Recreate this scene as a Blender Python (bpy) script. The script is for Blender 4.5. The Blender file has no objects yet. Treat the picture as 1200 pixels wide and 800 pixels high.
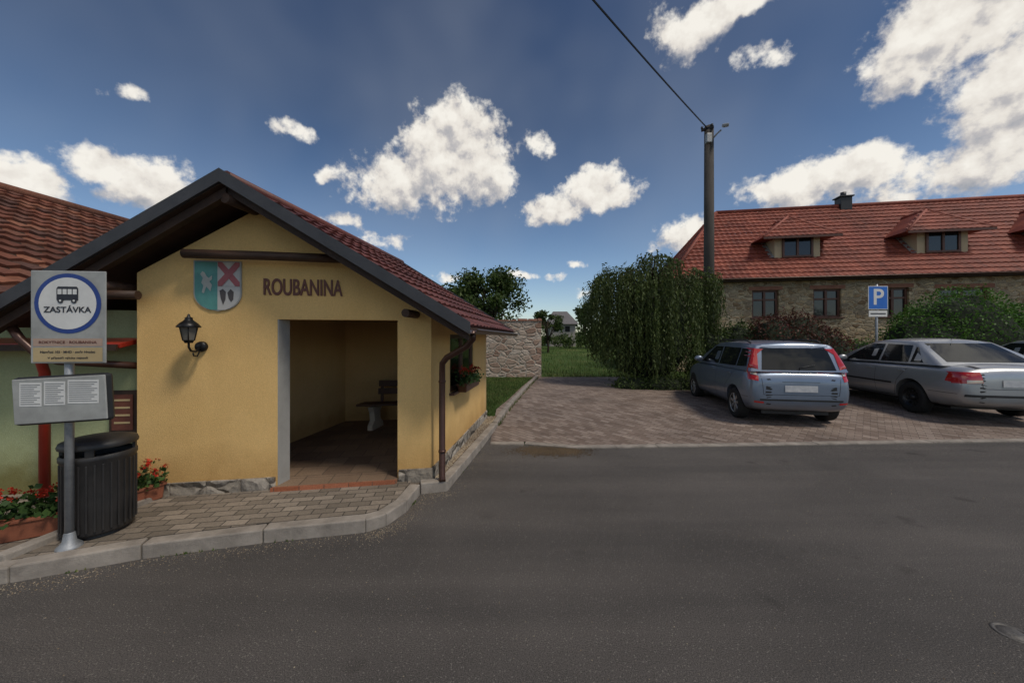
import bpy, bmesh, math, random
from mathutils import Vector, Matrix
from mathutils.bvhtree import BVHTree
random.seed(7)
scene=bpy.context.scene
COL=scene.collection
R=math.radians
def V(*a): return Vector(a)

# ------------------------------------------------------------ node helpers
def newmat(name,rough=0.8,metal=0.0,spec=0.5):
    m=bpy.data.materials.new(name); m.use_nodes=True
    nt=m.node_tree; b=nt.nodes['Principled BSDF']
    b.inputs['Roughness'].default_value=rough
    b.inputs['Metallic'].default_value=metal
    b.inputs['Specular IOR Level'].default_value=spec
    return m,nt,b
def ND(nt,t,**kw):
    n=nt.nodes.new(t)
    for k,v in kw.items(): setattr(n,k,v)
    return n
def L(nt,a,b): nt.links.new(a,b)
def ramp(nt,fac,stops,interp='LINEAR'):
    r=nt.nodes.new('ShaderNodeValToRGB'); e=r.color_ramp.elements
    r.color_ramp.interpolation=interp
    while len(e)<len(stops): e.new(0.5)
    for i,(p,c) in enumerate(stops):
        e[i].position=p; e[i].color=(c[0],c[1],c[2],1)
    L(nt,fac,r.inputs['Fac']); return r.outputs['Color']
def coords(nt,kind='Object',scale=(1,1,1),rot=(0,0,0)):
    t=nt.nodes.new('ShaderNodeTexCoord'); mp=nt.nodes.new('ShaderNodeMapping')
    mp.inputs['Scale'].default_value=scale; mp.inputs['Rotation'].default_value=rot
    L(nt,t.outputs[kind],mp.inputs['Vector']); return mp.outputs['Vector']
def noise(nt,vec,scale,detail=6,rough=0.6,dist=0.0):
    n=ND(nt,'ShaderNodeTexNoise'); n.inputs['Scale'].default_value=scale
    n.inputs['Detail'].default_value=detail; n.inputs['Roughness'].default_value=rough
    n.inputs['Distortion'].default_value=dist
    L(nt,vec,n.inputs['Vector']); return n.outputs['Fac']
def mathn(nt,op,a,b=None,c=None,clamp=False):
    n=nt.nodes.new('ShaderNodeMath'); n.operation=op; n.use_clamp=clamp
    for i,x in enumerate((a,b,c)):
        if x is None: continue
        if isinstance(x,(int,float)): n.inputs[i].default_value=x
        else: L(nt,x,n.inputs[i])
    return n.outputs[0]
def mix(nt,fac,a,b,mode='MIX'):
    n=nt.nodes.new('ShaderNodeMixRGB'); n.blend_type=mode
    for i,x in enumerate((fac,a,b)):
        if isinstance(x,(int,float)): n.inputs[i].default_value=x
        elif isinstance(x,tuple): n.inputs[i].default_value=(x[0],x[1],x[2],1)
        else: L(nt,x,n.inputs[i])
    return n.outputs[0]
def bump(nt,b,h,strength=0.3,dist=0.02):
    n=nt.nodes.new('ShaderNodeBump'); n.inputs['Strength'].default_value=strength
    n.inputs['Distance'].default_value=dist
    L(nt,h,n.inputs['Height']); L(nt,n.outputs[0],b.inputs['Normal'])
def M(name,c1,c2=None,scale=6,rough=0.8,metal=0,bs=0.15,bscale=40,spec=0.5,stretch=(1,1,1)):
    m,nt,b=newmat(name,rough,metal,spec)
    if c2 is None: c2=tuple(x*0.82 for x in c1)
    v=coords(nt,'Object',stretch)
    f=noise(nt,v,scale,4,0.65)
    L(nt,ramp(nt,f,[(0.3,c2),(0.7,c1)]),b.inputs['Base Color'])
    if bs>0: bump(nt,b,noise(nt,v,bscale,3),bs,0.01)
    return m
def leafmat(name,cols,rough=0.6,trans=0.25):
    m,nt,b=newmat(name,rough,0,0.3)
    g=nt.nodes.new('ShaderNodeNewGeometry')
    n=len(cols)
    st=[(i/(n-1) if n>1 else 0,c) for i,c in enumerate(cols)]
    c=ramp(nt,g.outputs['Random Per Island'],st)
    v=coords(nt)
    c=mix(nt,1.0,c,ramp(nt,noise(nt,v,1.3,2),[(0.3,(0.6,0.6,0.6)),(0.7,(1.25,1.25,1.1))]),'MULTIPLY')
    L(nt,c,b.inputs['Base Color'])
    if trans>0:
        t=nt.nodes.new('ShaderNodeBsdfTranslucent'); L(nt,c,t.inputs['Color'])
        mx=nt.nodes.new('ShaderNodeMixShader'); mx.inputs[0].default_value=trans
        L(nt,b.outputs[0],mx.inputs[1]); L(nt,t.outputs[0],mx.inputs[2])
        L(nt,mx.outputs[0],nt.nodes['Material Output'].inputs['Surface'])
    return m

# ------------------------------------------------------------ mesh helpers
WORLDP={}
def attach(o,p):
    o.parent=p
    if p.name in WORLDP: o.matrix_parent_inverse=WORLDP[p.name]
def mesh(name,verts,faces,mat=None,parent=None,smooth=False,uvs=None,mats=None,midx=None):
    me=bpy.data.meshes.new(name); me.from_pydata([tuple(v) for v in verts],[],faces)
    if uvs:
        ul=me.uv_layers.new(name='UVMap')
        for p in me.polygons:
            for k,li in enumerate(p.loop_indices): ul.data[li].uv=uvs[p.index][k]
    for mm in (mats or ([mat] if mat else [])): me.materials.append(mm)
    if smooth:
        for p in me.polygons: p.use_smooth=True
    me.update()
    o=bpy.data.objects.new(name,me); COL.objects.link(o)
    if parent: attach(o,parent)
    return o
def empty(name,loc=(0,0,0),rz=0):
    e=bpy.data.objects.new(name,None); e.location=loc; e.rotation_euler=(0,0,rz)
    e.empty_display_size=0.2; COL.objects.link(e); return e
def wempty(name,loc):   # parent whose children are given in world space
    e=empty(name,loc); WORLDP[e.name]=Matrix.Translation(-Vector(loc)); return e
def fixn(o):
    bm=bmesh.new(); bm.from_mesh(o.data); bmesh.ops.recalc_face_normals(bm,faces=bm.faces)
    bm.to_mesh(o.data); bm.free()
def box(name,c,s,mat,parent=None,rot=(0,0,0),bev=0.0):
    x,y,z=s[0]/2,s[1]/2,s[2]/2
    vs=[(-x,-y,-z),(x,-y,-z),(x,y,-z),(-x,y,-z),(-x,-y,z),(x,-y,z),(x,y,z),(-x,y,z)]
    fs=[(0,3,2,1),(4,5,6,7),(0,1,5,4),(1,2,6,5),(2,3,7,6),(3,0,4,7)]
    Rm=Matrix.Translation(c)@(Matrix.Rotation(rot[2],4,'Z')@Matrix.Rotation(rot[1],4,'Y')@Matrix.Rotation(rot[0],4,'X'))
    o=mesh(name,[Rm@Vector(v) for v in vs],fs,mat,parent)
    if bev>0:
        b=o.modifiers.new('b','BEVEL'); b.width=bev; b.segments=2
    return o
def tube(name,pts,rad,mat,parent=None,n=12,closed=True,smooth=True):
    pts=[Vector(p) for p in pts]
    if not isinstance(rad,(list,tuple)): rad=[rad]*len(pts)
    vs=[];fs=[]
    up=None
    for i,p in enumerate(pts):
        if i==0: d=pts[1]-pts[0]
        elif i==len(pts)-1: d=pts[-1]-pts[-2]
        else: d=(pts[i+1]-pts[i]).normalized()+(pts[i]-pts[i-1]).normalized()
        d.normalize()
        if up is None:
            up=Vector((0,0,1)) if abs(d.z)<0.9 else Vector((0,1,0))
        a=d.cross(up).normalized(); up2=a.cross(d).normalized(); up=up2
        for k in range(n):
            t=2*math.pi*k/n
            vs.append(p+a*math.cos(t)*rad[i]+up2*math.sin(t)*rad[i])
    for i in range(len(pts)-1):
        for k in range(n):
            k2=(k+1)%n
            fs.append((i*n+k,i*n+k2,(i+1)*n+k2,(i+1)*n+k))
    if closed:
        fs.append(tuple(range(n))[::-1]); fs.append(tuple((len(pts)-1)*n+k for k in range(n)))
    o=mesh(name,vs,fs,mat,parent)
    if smooth:
        for p in o.data.polygons: p.use_smooth=len(p.vertices)==4
    return o
def lathe(name,prof,mat,parent=None,n=32,loc=(0,0,0),axis='Z',smooth=True):
    vs=[];fs=[]
    for (r,h) in prof:
        for k in range(n):
            t=2*math.pi*k/n
            if axis=='Z': v=(r*math.cos(t),r*math.sin(t),h)
            elif axis=='X': v=(h,r*math.cos(t),r*math.sin(t))
            else: v=(r*math.cos(t),h,r*math.sin(t))
            vs.append(Vector(v)+Vector(loc))
    for i in range(len(prof)-1):
        for k in range(n):
            k2=(k+1)%n; fs.append((i*n+k,i*n+k2,(i+1)*n+k2,(i+1)*n+k))
    o=mesh(name,vs,fs,mat,parent,smooth)
    fixn(o); return o
def prism(name,poly,z0,z1,mat,parent=None,bev=0):
    n=len(poly)
    vs=[(p[0],p[1],z0) for p in poly]+[(p[0],p[1],z1) for p in poly]
    fs=[tuple(range(n))[::-1],tuple(range(n,2*n))]+[(i,(i+1)%n,n+(i+1)%n,n+i) for i in range(n)]
    o=mesh(name,vs,fs,mat,parent); fixn(o)
    if bev:
        b=o.modifiers.new('b','BEVEL'); b.width=bev; b.segments=2
    return o
def wallpoly(name,o0,a,b,poly,th,mat,parent=None):
    o0=Vector(o0);a=Vector(a);b=Vector(b);n=len(poly)
    vs=[o0+a*s+V(0,0,z) for s,z in poly]+[o0+a*s+V(0,0,z)+b*th for s,z in poly]
    fs=[tuple(range(n)),tuple(range(n,2*n))[::-1]]+[(i,n+i,n+(i+1)%n,(i+1)%n) for i in range(n)]
    o=mesh(name,vs,fs,mat,parent); fixn(o); return o
def wallholes(name,o0,a,b,length,z0,z1,holes,th,mat,parent=None):
    o0=Vector(o0);a=Vector(a);b=Vector(b)
    S=sorted(set([0,length]+[h[0] for h in holes]+[h[1] for h in holes]))
    Z=sorted(set([z0,z1]+[h[2] for h in holes]+[h[3] for h in holes]))
    solid=lambda i,j: 0<=i<len(S)-1 and 0<=j<len(Z)-1 and not any(h[0]<=(S[i]+S[i+1])/2<=h[1] and h[2]<=(Z[j]+Z[j+1])/2<=h[3] for h in holes)
    bm=bmesh.new(); cache={}
    def vt(i,j,k):
        if (i,j,k) not in cache: cache[(i,j,k)]=bm.verts.new(o0+a*S[i]+V(0,0,Z[j])+b*(th*k))
        return cache[(i,j,k)]
    for i in range(len(S)-1):
        for j in range(len(Z)-1):
            if not solid(i,j): continue
            bm.faces.new([vt(i,j,0),vt(i+1,j,0),vt(i+1,j+1,0),vt(i,j+1,0)])
            bm.faces.new([vt(i,j,1),vt(i,j+1,1),vt(i+1,j+1,1),vt(i+1,j,1)])
            if not solid(i-1,j): bm.faces.new([vt(i,j,0),vt(i,j+1,0),vt(i,j+1,1),vt(i,j,1)])
            if not solid(i+1,j): bm.faces.new([vt(i+1,j,0),vt(i+1,j,1),vt(i+1,j+1,1),vt(i+1,j+1,0)])
            if not solid(i,j-1): bm.faces.new([vt(i,j,0),vt(i,j,1),vt(i+1,j,1),vt(i+1,j,0)])
            if not solid(i,j+1): bm.faces.new([vt(i,j+1,0),vt(i+1,j+1,0),vt(i+1,j+1,1),vt(i,j+1,1)])
    me=bpy.data.meshes.new(name); bmesh.ops.recalc_face_normals(bm,faces=bm.faces); bm.to_mesh(me); bm.free()
    me.materials.append(mat); o=bpy.data.objects.new(name,me); COL.objects.link(o)
    if parent: attach(o,parent)
    return o
def tiles(name,P00,P10,P01,P11,cols,rows,h,mat,parent=None,keep=None,spt=4):
    P00,P10,P01,P11=map(Vector,(P00,P10,P01,P11))
    nrm=(P10-P00).cross(P01-P00).normalized()
    if nrm.z<0: nrm=-nrm
    B=lambda s,t:(P00*(1-s)+P10*s)*(1-t)+(P01*(1-s)+P11*s)*t
    vs=[];fs=[];uv=[]
    K=cols*spt
    for r in range(rows):
        t0=r/rows; t1=min(1,(r+1)/rows)
        base=len(vs)
        for k in range(K+1):
            s=k/K; ph=(k%spt)/spt
            w=h*0.45*math.cos(2*math.pi*ph)
            jit=0.006*math.sin((k//spt)*12.7+r*3.1)
            vs.append(B(s,t0)+nrm*(jit)); vs.append(B(s,t0)+nrm*(h+w+0.004+jit)); vs.append(B(s,t1)+nrm*(w*0.6))
        for k in range(K):
            s=(k+.5)/K
            if keep and not keep(s,(t0+t1)/2): continue
            i=base+k*3; j=i+3; u0=k/spt+0.001; u1=(k+1)/spt-0.001
            fs.append((i,j,j+1,i+1)); uv.append([(u0,r+.01),(u1,r+.01),(u1,r+.05),(u0,r+.05)])
            fs.append((i+1,j+1,j+2,i+2)); uv.append([(u0,r+.1),(u1,r+.1),(u1,r+.9),(u0,r+.9)])
    return mesh(name,vs,fs,mat,parent,uvs=uv)
def text(name,body,size,mat,parent,loc,width=None,ext=0.002,rz=0):
    c=bpy.data.curves.new(name,'FONT'); c.body=body; c.size=size; c.extrude=ext
    c.align_x='CENTER'; c.align_y='CENTER'; c.offset=size*0.016
    o=bpy.data.objects.new(name,c); COL.objects.link(o); c.materials.append(mat)
    o.location=loc; o.rotation_euler=(R(90),0,rz)
    if width:
        bpy.context.view_layer.update(); o.scale=(width/max(o.dimensions.x,1e-3),1,1)
    if parent: attach(o,parent)
    return o
def quadleaf(vs,fs,p,size,asp=0.55,down=None):
    if down is None:
        d=Vector((random.gauss(0,1),random.gauss(0,1),random.gauss(0,1))).normalized()
    else: d=down
    e=Vector((random.gauss(0,1),random.gauss(0,1),random.gauss(0,1))); e=(e-d*e.dot(d))
    if e.length<1e-3: return
    e.normalize(); s=size*random.uniform(0.6,1.3); i=len(vs)
    vs+= [p-d*s*.5, p+e*s*asp*.5, p+d*s*.5, p-e*s*asp*.5]; fs.append((i,i+1,i+2,i+3))
def blobleaves(vs,fs,c,r,n,size,shell=0.55,zmin=None):
    c=Vector(c)
    for _ in range(n):
        d=Vector((random.gauss(0,1),random.gauss(0,1),random.gauss(0,1))).normalized()
        k=random.uniform(shell,1.06)
        p=c+Vector((d.x*r[0],d.y*r[1],d.z*r[2]))*k
        if zmin is not None and p.z<zmin: continue
        quadleaf(vs,fs,p,size)
def ico(name,c,r,mat,parent=None,sub=3,jit=0.1,zmin=None,smooth=False):
    bm=bmesh.new(); bmesh.ops.create_icosphere(bm,subdivisions=sub,radius=1)
    for v in bm.verts:
        k=1+random.uniform(-jit,jit); v.co=Vector((v.co.x*r[0]*k+c[0],v.co.y*r[1]*k+c[1],v.co.z*r[2]*k+c[2]))
        if zmin is not None and v.co.z<zmin: v.co.z=zmin
    me=bpy.data.meshes.new(name); bm.to_mesh(me); bm.free(); me.materials.append(mat)
    if smooth:
        for p in me.polygons: p.use_smooth=True
    o=bpy.data.objects.new(name,me); COL.objects.link(o)
    if parent: attach(o,parent)
    return o

# ------------------------------------------------------------ camera
cam=bpy.data.cameras.new('camera'); co=bpy.data.objects.new('camera',cam); COL.objects.link(co)
cam.lens=12.6; cam.sensor_width=36; cam.clip_end=3000; cam.clip_start=0.05
co.location=(0,0,1.75); co.rotation_euler=(R(90),0,0); cam.shift_y=-4/1200
scene.camera=co
scene.view_settings.view_transform='Standard'; scene.view_settings.look='None'; scene.view_settings.exposure=0

# ------------------------------------------------------------ sun + sky
SAZ,SEL=124,56
sd=bpy.data.lights.new('sun','SUN'); so=bpy.data.objects.new('sun',sd); COL.objects.link(so)
sd.energy=2.1; sd.angle=R(11); sd.color=(1.0,0.92,0.80)
S=Vector((math.sin(R(SAZ))*math.cos(R(SEL)),math.cos(R(SAZ))*math.cos(R(SEL)),math.sin(R(SEL))))
so.rotation_euler=S.to_track_quat('Z','Y').to_euler(); so.location=S*50
w=bpy.data.worlds.new('World'); scene.world=w; w.use_nodes=True
nt=w.node_tree; bg=nt.nodes['Background']
sky=ND(nt,'ShaderNodeTexSky',sky_type='NISHITA'); sky.sun_disc=False
sky.sun_elevation=R(SEL); sky.sun_rotation=R(SAZ); sky.altitude=400; sky.air_density=1.0; sky.dust_density=0.9; sky.ozone_density=1.6
# cumulus puffs: horizontal slope, vertical slope, half-width, half-height as seen from the road; kept as azimuth/elevation
big=[(-.14,.57,.13,.12),(-.30,.43,.17,.095),(-.11,.47,.14,.115),(-.22,.50,.13,.11),
(.23,.42,.12,.075),(.11,.355,.11,.06),(.27,.395,.09,.055),
(-1.12,.48,.16,.055),(-1.00,.41,.17,.095),(-1.40,.46,.18,.085),
(.50,.87,.14,.11),(.61,.92,.12,.06),
(1.22,.88,.32,.20),(1.46,.70,.30,.22),(1.33,1.02,.28,.18),(1.10,.80,.16,.10),
(1.34,.50,.34,.12),(.80,.43,.20,.085),(.97,.46,.15,.08),(.49,.30,.10,.055)]
small=[(.68,.77,.12,.06),(.44,.265,.09,.035),(1.1,.385,.28,.05),
(.08,.53,.06,.035),(-.52,.45,.045,.028),(-.64,.585,.09,.045),(-1.07,.69,.10,.04),(-.35,.28,.10,.04),(-.46,.33,.08,.035),(-.62,.325,.08,.03),
(.185,.205,.05,.02),(.12,.165,.05,.02),(0,.17,.07,.018),(.21,.13,.06,.016),(-.14,.17,.08,.02),(.32,.12,.07,.015)]
def conv(l,zo=0.0):
    r=[]
    for x,z,rx,rz in l:
        Rr=math.sqrt(1+x*x); r.append((math.atan(x),math.atan(z/Rr),rx/(1+x*x),rz*Rr/(Rr*Rr+z*z),zo))
    return r
back=[(3.0,.6,.5,.25,0),(-2.1,.4,.5,.2,0),(-2.8,.8,.4,.2,0),(1.5,.9,.4,.3,0)]  # generic clouds out of view, added for light and reflections
def fieldgroup(name,blobs):
    grp=bpy.data.node_groups.new(name,'ShaderNodeTree')
    grp.interface.new_socket('P',in_out='INPUT',socket_type='NodeSocketVector')
    grp.interface.new_socket('D',in_out='OUTPUT',socket_type='NodeSocketFloat')
    gi=grp.nodes.new('NodeGroupInput'); go=grp.nodes.new('NodeGroupOutput'); prev=None
    for az,el,rx,rz,zo in blobs:
        a=grp.nodes.new('ShaderNodeVectorMath'); a.operation='MULTIPLY_ADD'
        a.inputs[1].default_value=(1/rx,1/rz,0); a.inputs[2].default_value=(-az/rx,-el/rz,zo)
        grp.links.new(gi.outputs[0],a.inputs[0])
        c=grp.nodes.new('ShaderNodeVectorMath'); c.operation='LENGTH'; grp.links.new(a.outputs[0],c.inputs[0])
        if prev is None: prev=c.outputs['Value']
        else:
            d=grp.nodes.new('ShaderNodeMath'); d.operation='SMOOTH_MIN'; d.inputs[2].default_value=0.25
            grp.links.new(prev,d.inputs[0]); grp.links.new(c.outputs['Value'],d.inputs[1]); prev=d.outputs[0]
    e=grp.nodes.new('ShaderNodeMath'); e.operation='SUBTRACT'; e.inputs[0].default_value=1.0
    grp.links.new(prev,e.inputs[1]); grp.links.new(e.outputs[0],go.inputs[0]); return grp
gA=fieldgroup('cloud_field',conv(big)+back+conv(small,.62)); gB=fieldgroup('cloud_field_large',conv(big))
tc=nt.nodes.new('ShaderNodeTexCoord'); D=tc.outputs['Generated']
sp=nt.nodes.new('ShaderNodeSeparateXYZ'); L(nt,D,sp.inputs[0])
az=mathn(nt,'ARCTAN2',sp.outputs[0],sp.outputs[1]); el=mathn(nt,'ARCSINE',sp.outputs[2])
cb=nt.nodes.new('ShaderNodeCombineXYZ'); L(nt,az,cb.inputs[0]); L(nt,el,cb.inputs[1])
def vscale(vec,sc):
    n=nt.nodes.new('ShaderNodeVectorMath'); n.operation='MULTIPLY'; L(nt,vec,n.inputs[0]); n.inputs[1].default_value=sc; return n.outputs[0]
def vadd(vec,v2):
    n=nt.nodes.new('ShaderNodeVectorMath'); n.operation='ADD'; L(nt,vec,n.inputs[0])
    if isinstance(v2,tuple): n.inputs[1].default_value=v2
    else: L(nt,v2,n.inputs[1])
    return n.outputs[0]
nw=ND(nt,'ShaderNodeTexNoise'); nw.inputs['Scale'].default_value=8; nw.inputs['Detail'].default_value=3; L(nt,D,nw.inputs['Vector'])
warp=vscale(vadd(nw.outputs['Color'],(-.5,-.5,-.5)),(.12,.09,0))
P=vadd(cb.outputs[0],warp)
def fieldat(g_,off):
    g=nt.nodes.new('ShaderNodeGroup'); g.node_tree=g_; L(nt,vadd(P,off),g.inputs[0]); return g.outputs[0]
f0=fieldat(gA,(0,0,0)); f1=fieldat(gB,(0.016,0.05,0))
n0=noise(nt,D,14,7,.6); n1=noise(nt,vadd(D,(.012,-.009,.022)),14,4,.55); n2=noise(nt,D,48,4,.6)
dens=mathn(nt,'ADD',f0,mathn(nt,'MULTIPLY',mathn(nt,'SUBTRACT',n0,.5),1.35))
dens=mathn(nt,'ADD',dens,mathn(nt,'MULTIPLY',mathn(nt,'SUBTRACT',n2,.5),.75))
mask=ND(nt,'ShaderNodeMapRange',interpolation_type='SMOOTHSTEP'); L(nt,dens,mask.inputs[0]); mask.inputs[1].default_value=0.0; mask.inputs[2].default_value=.42
und=mathn(nt,'MAXIMUM',mathn(nt,'SUBTRACT',f1,f0),-.7)
rel=mathn(nt,'SUBTRACT',n0,n1)
lit=mathn(nt,'ADD',mathn(nt,'MULTIPLY',und,-0.50),mathn(nt,'MULTIPLY',rel,2.3))
lit=mathn(nt,'ADD',lit,.66)
lit=mathn(nt,'SUBTRACT',lit,mathn(nt,'MULTIPLY',f0,.14))
ccol=ramp(nt,lit,[(0.05,(.36,.38,.42)),(0.38,(.56,.54,.54)),(0.64,(.86,.81,.74)),(1.0,(1.0,.96,.88))])
ccol=mix(nt,1.0,ccol,(7.2,7.2,7.2),'MULTIPLY')
gr=ramp(nt,sp.outputs[2],[(0.0,(1.0,.98,.94)),(0.2,(.72,.77,.81)),(0.5,(.37,.43,.50)),(0.8,(.26,.31,.39))])
skc=mix(nt,1.0,sky.outputs[0],gr,'MULTIPLY')
haze=ramp(nt,noise(nt,D,2.0,3,.6),[(.42,(0,0,0)),(.8,(.20,.20,.20))])
skc=mix(nt,haze,skc,(3.2,3.45,3.8))
out=mix(nt,mathn(nt,'MULTIPLY',mask.outputs[0],.97),skc,ccol)
L(nt,out,bg.inputs['Color']); bg.inputs['Strength'].default_value=0.13

# ------------------------------------------------------------ materials
def asphalt():
    m,nt,b=newmat('asphalt',.85,0,.35); v=coords(nt)
    c=ramp(nt,noise(nt,v,.55,5,.6,.4),[(.3,(.068,.062,.058)),(.7,(.100,.091,.085))])
    g=ramp(nt,noise(nt,v,150,3,.7),[(.35,(.42,.42,.42)),(.5,(1,1,1)),(.66,(2.0,1.93,1.86))])
    c=mix(nt,1.0,c,g,'MULTIPLY')
    vo=ND(nt,'ShaderNodeTexVoronoi'); vo.inputs['Scale'].default_value=42; L(nt,v,vo.inputs['Vector'])
    c=mix(nt,mathn(nt,'LESS_THAN',vo.outputs['Distance'],.17),c,(.18,.165,.15))
    v2=coords(nt,'Object',(.12,1.3,1)); s=ramp(nt,noise(nt,v2,1.4,4,.55),[(.35,(.82,.82,.82)),(.65,(1.16,1.14,1.12))])
    c=mix(nt,1.0,c,s,'MULTIPLY')
    # dark oil spots
    oil=ramp(nt,noise(nt,v,1.9,3,.5),[(.66,(1,1,1)),(.74,(.62,.61,.60))])
    c=mix(nt,1.0,c,oil,'MULTIPLY')
    L(nt,c,b.inputs['Base Color']); bump(nt,b,noise(nt,v,110,3,.7),.7,.014); return m
def pavers(name,cols,rot=0,bw=.2,rh=.1,dirt=(.05,.045,.04),mk=.85):
    m,nt,b=newmat(name,.85,0,.3); v=coords(nt,'Object',(1,1,1),(0,0,rot))
    br=ND(nt,'ShaderNodeTexBrick'); L(nt,v,br.inputs['Vector']); br.inputs['Scale'].default_value=1
    br.inputs['Brick Width'].default_value=bw; br.inputs['Row Height'].default_value=rh; br.inputs['Mortar Size'].default_value=.006
    br.inputs['Mortar Smooth'].default_value=.3
    br.inputs['Color1'].default_value=(0,0,0,1); br.inputs['Color2'].default_value=(1,1,1,1); br.inputs['Mortar'].default_value=(.5,.5,.5,1)
    c=ramp(nt,br.outputs['Color'],[(0,cols[0]),(.5,cols[1]),(1,cols[2])])
    c=mix(nt,1.0,c,ramp(nt,noise(nt,v,.7,5,.6),[(.3,(.66,.64,.62)),(.7,(1.18,1.15,1.1))]),'MULTIPLY')
    c=mix(nt,1.0,c,ramp(nt,noise(nt,v,60,3,.6),[(.3,(.8,.8,.8)),(.7,(1.15,1.15,1.15))]),'MULTIPLY')
    c=mix(nt,mathn(nt,'MULTIPLY',br.outputs['Fac'],mk),c,dirt)
    L(nt,c,b.inputs['Base Color'])
    h=mathn(nt,'SUBTRACT',mathn(nt,'MULTIPLY',noise(nt,v,50,3),.25),br.outputs['Fac'])
    bump(nt,b,h,.7,.012); return m
def rubble(name,cols,mortar,scale=3.2,zs=1.8,ew=.09):
    m,nt,b=newmat(name,.9,0,.2); v=coords(nt,'Object',(1,1,zs))
    nz=ND(nt,'ShaderNodeTexNoise'); nz.inputs['Scale'].default_value=2.5; L(nt,v,nz.inputs['Vector'])
    ad=nt.nodes.new('ShaderNodeVectorMath'); ad.operation='MULTIPLY_ADD'; L(nt,nz.outputs['Color'],ad.inputs[0]); ad.inputs[1].default_value=(.3,.3,.3); L(nt,v,ad.inputs[2])
    vo=ND(nt,'ShaderNodeTexVoronoi'); vo.inputs['Scale'].default_value=scale; L(nt,ad.outputs[0],vo.inputs['Vector'])
    ve=ND(nt,'ShaderNodeTexVoronoi',feature='DISTANCE_TO_EDGE'); ve.inputs['Scale'].default_value=scale; L(nt,ad.outputs[0],ve.inputs['Vector'])
    sx=nt.nodes.new('ShaderNodeSeparateColor'); L(nt,vo.outputs['Color'],sx.inputs[0])
    c=ramp(nt,sx.outputs[0],[(i/(len(cols)-1),q) for i,q in enumerate(cols)])
    c=mix(nt,1.0,c,ramp(nt,noise(nt,v,14,5,.7),[(.3,(.6,.6,.6)),(.7,(1.25,1.22,1.2))]),'MULTIPLY')
    edge=ramp(nt,ve.outputs['Distance'],[(.02,(1,1,1)),(ew,(0,0,0))])
    c=mix(nt,edge,c,mortar)
    c=mix(nt,1.0,c,ramp(nt,noise(nt,coords(nt),.5,4,.6),[(.3,(.75,.73,.7)),(.7,(1.12,1.1,1.08))]),'MULTIPLY')
    L(nt,c,b.inputs['Base Color'])
    h=mathn(nt,'ADD',ramp(nt,ve.outputs['Distance'],[(0,(0,0,0)),(.15,(1,1,1))]),mathn(nt,'MULTIPLY',noise(nt,v,20,4),.4))
    bump(nt,b,h,.8,.05); return m
def tilemat(name,cols,rough=.55):
    m,nt,b=newmat(name,rough,0,.4)
    t=nt.nodes.new('ShaderNodeTexCoord'); f=nt.nodes.new('ShaderNodeVectorMath'); f.operation='FLOOR'; L(nt,t.outputs['UV'],f.inputs[0])
    wn=nt.nodes.new('ShaderNodeTexWhiteNoise'); wn.noise_dimensions='2D'; L(nt,f.outputs[0],wn.inputs['Vector'])
    c=ramp(nt,wn.outputs['Value'],[(i/(len(cols)-1),q) for i,q in enumerate(cols)])
    v=coords(nt); c=mix(nt,1.0,c,ramp(nt,noise(nt,v,.8,5,.65),[(.3,(.6,.58,.58)),(.7,(1.15,1.15,1.15))]),'MULTIPLY')
    c=mix(nt,1.0,c,ramp(nt,noise(nt,v,18,4,.65),[(.3,(.72,.72,.72)),(.7,(1.15,1.15,1.15))]),'MULTIPLY')
    L(nt,c,b.inputs['Base Color']); return m
def stucco(name,c1,c2,stain=(.5,.42,.3)):
    m,nt,b=newmat(name,.9,0,.15); v=coords(nt)
    c=ramp(nt,noise(nt,v,1.3,5,.6),[(.3,c2),(.7,c1)])
    c=mix(nt,1.0,c,ramp(nt,noise(nt,coords(nt,'Object',(3,3,.6)),1.2,4,.6),[(.3,(.95,.94,.93)),(.7,(1.02,1.02,1.02))]),'MULTIPLY')
    c=mix(nt,1.0,c,ramp(nt,noise(nt,v,70,3,.6),[(.3,(.90,.89,.88)),(.7,(1.05,1.05,1.05))]),'MULTIPLY')
    s=nt.nodes.new('ShaderNodeSeparateXYZ'); L(nt,v,s.inputs[0])
    hh=mathn(nt,'SUBTRACT',s.outputs[2],mathn(nt,'MULTIPLY',noise(nt,v,3,4),.5))
    c=mix(nt,1.0,c,ramp(nt,hh,[(.0,stain),(.35,(1,1,1))]),'MULTIPLY')
    L(nt,c,b.inputs['Base Color']); bump(nt,b,noise(nt,v,120,3,.6),.5,.008); return m
def grassmat():
    m,nt,b=newmat('grass_ground',.95,0,.1); v=coords(nt)
    c=ramp(nt,noise(nt,v,.35,6,.7),[(.3,(.040,.070,.017)),(.5,(.070,.115,.030)),(.64,(.125,.145,.05)),(.76,(.20,.155,.08))])
    c=mix(nt,1.0,c,ramp(nt,noise(nt,v,30,4,.75),[(.3,(.5,.5,.5)),(.7,(1.4,1.4,1.3))]),'MULTIPLY')
    L(nt,c,b.inputs['Base Color']); bump(nt,b,noise(nt,v,25,4,.8),.9,.06); return m
m_asph=asphalt()
m_pave=pavers('pavement_pavers',[(.17,.145,.118),(.235,.20,.165),(.31,.265,.22)],R(-9.5),.2,.1)
m_park=pavers('parking_pavers',[(.175,.130,.108),(.25,.195,.165),(.33,.27,.235)],R(45),.2,.1,(.065,.055,.048),.7)
m_kerb=M('kerb_concrete',(.36,.315,.27),(.19,.165,.14),5,.9,0,.35,60)
m_grass=grassmat()
m_yel=stucco('yellow_stucco',(.80,.535,.225),(.74,.48,.19),(.75,.70,.66))
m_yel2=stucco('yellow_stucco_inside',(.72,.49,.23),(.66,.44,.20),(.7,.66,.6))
m_green=stucco('green_stucco',(.42,.46,.26),(.36,.40,.22))
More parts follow.
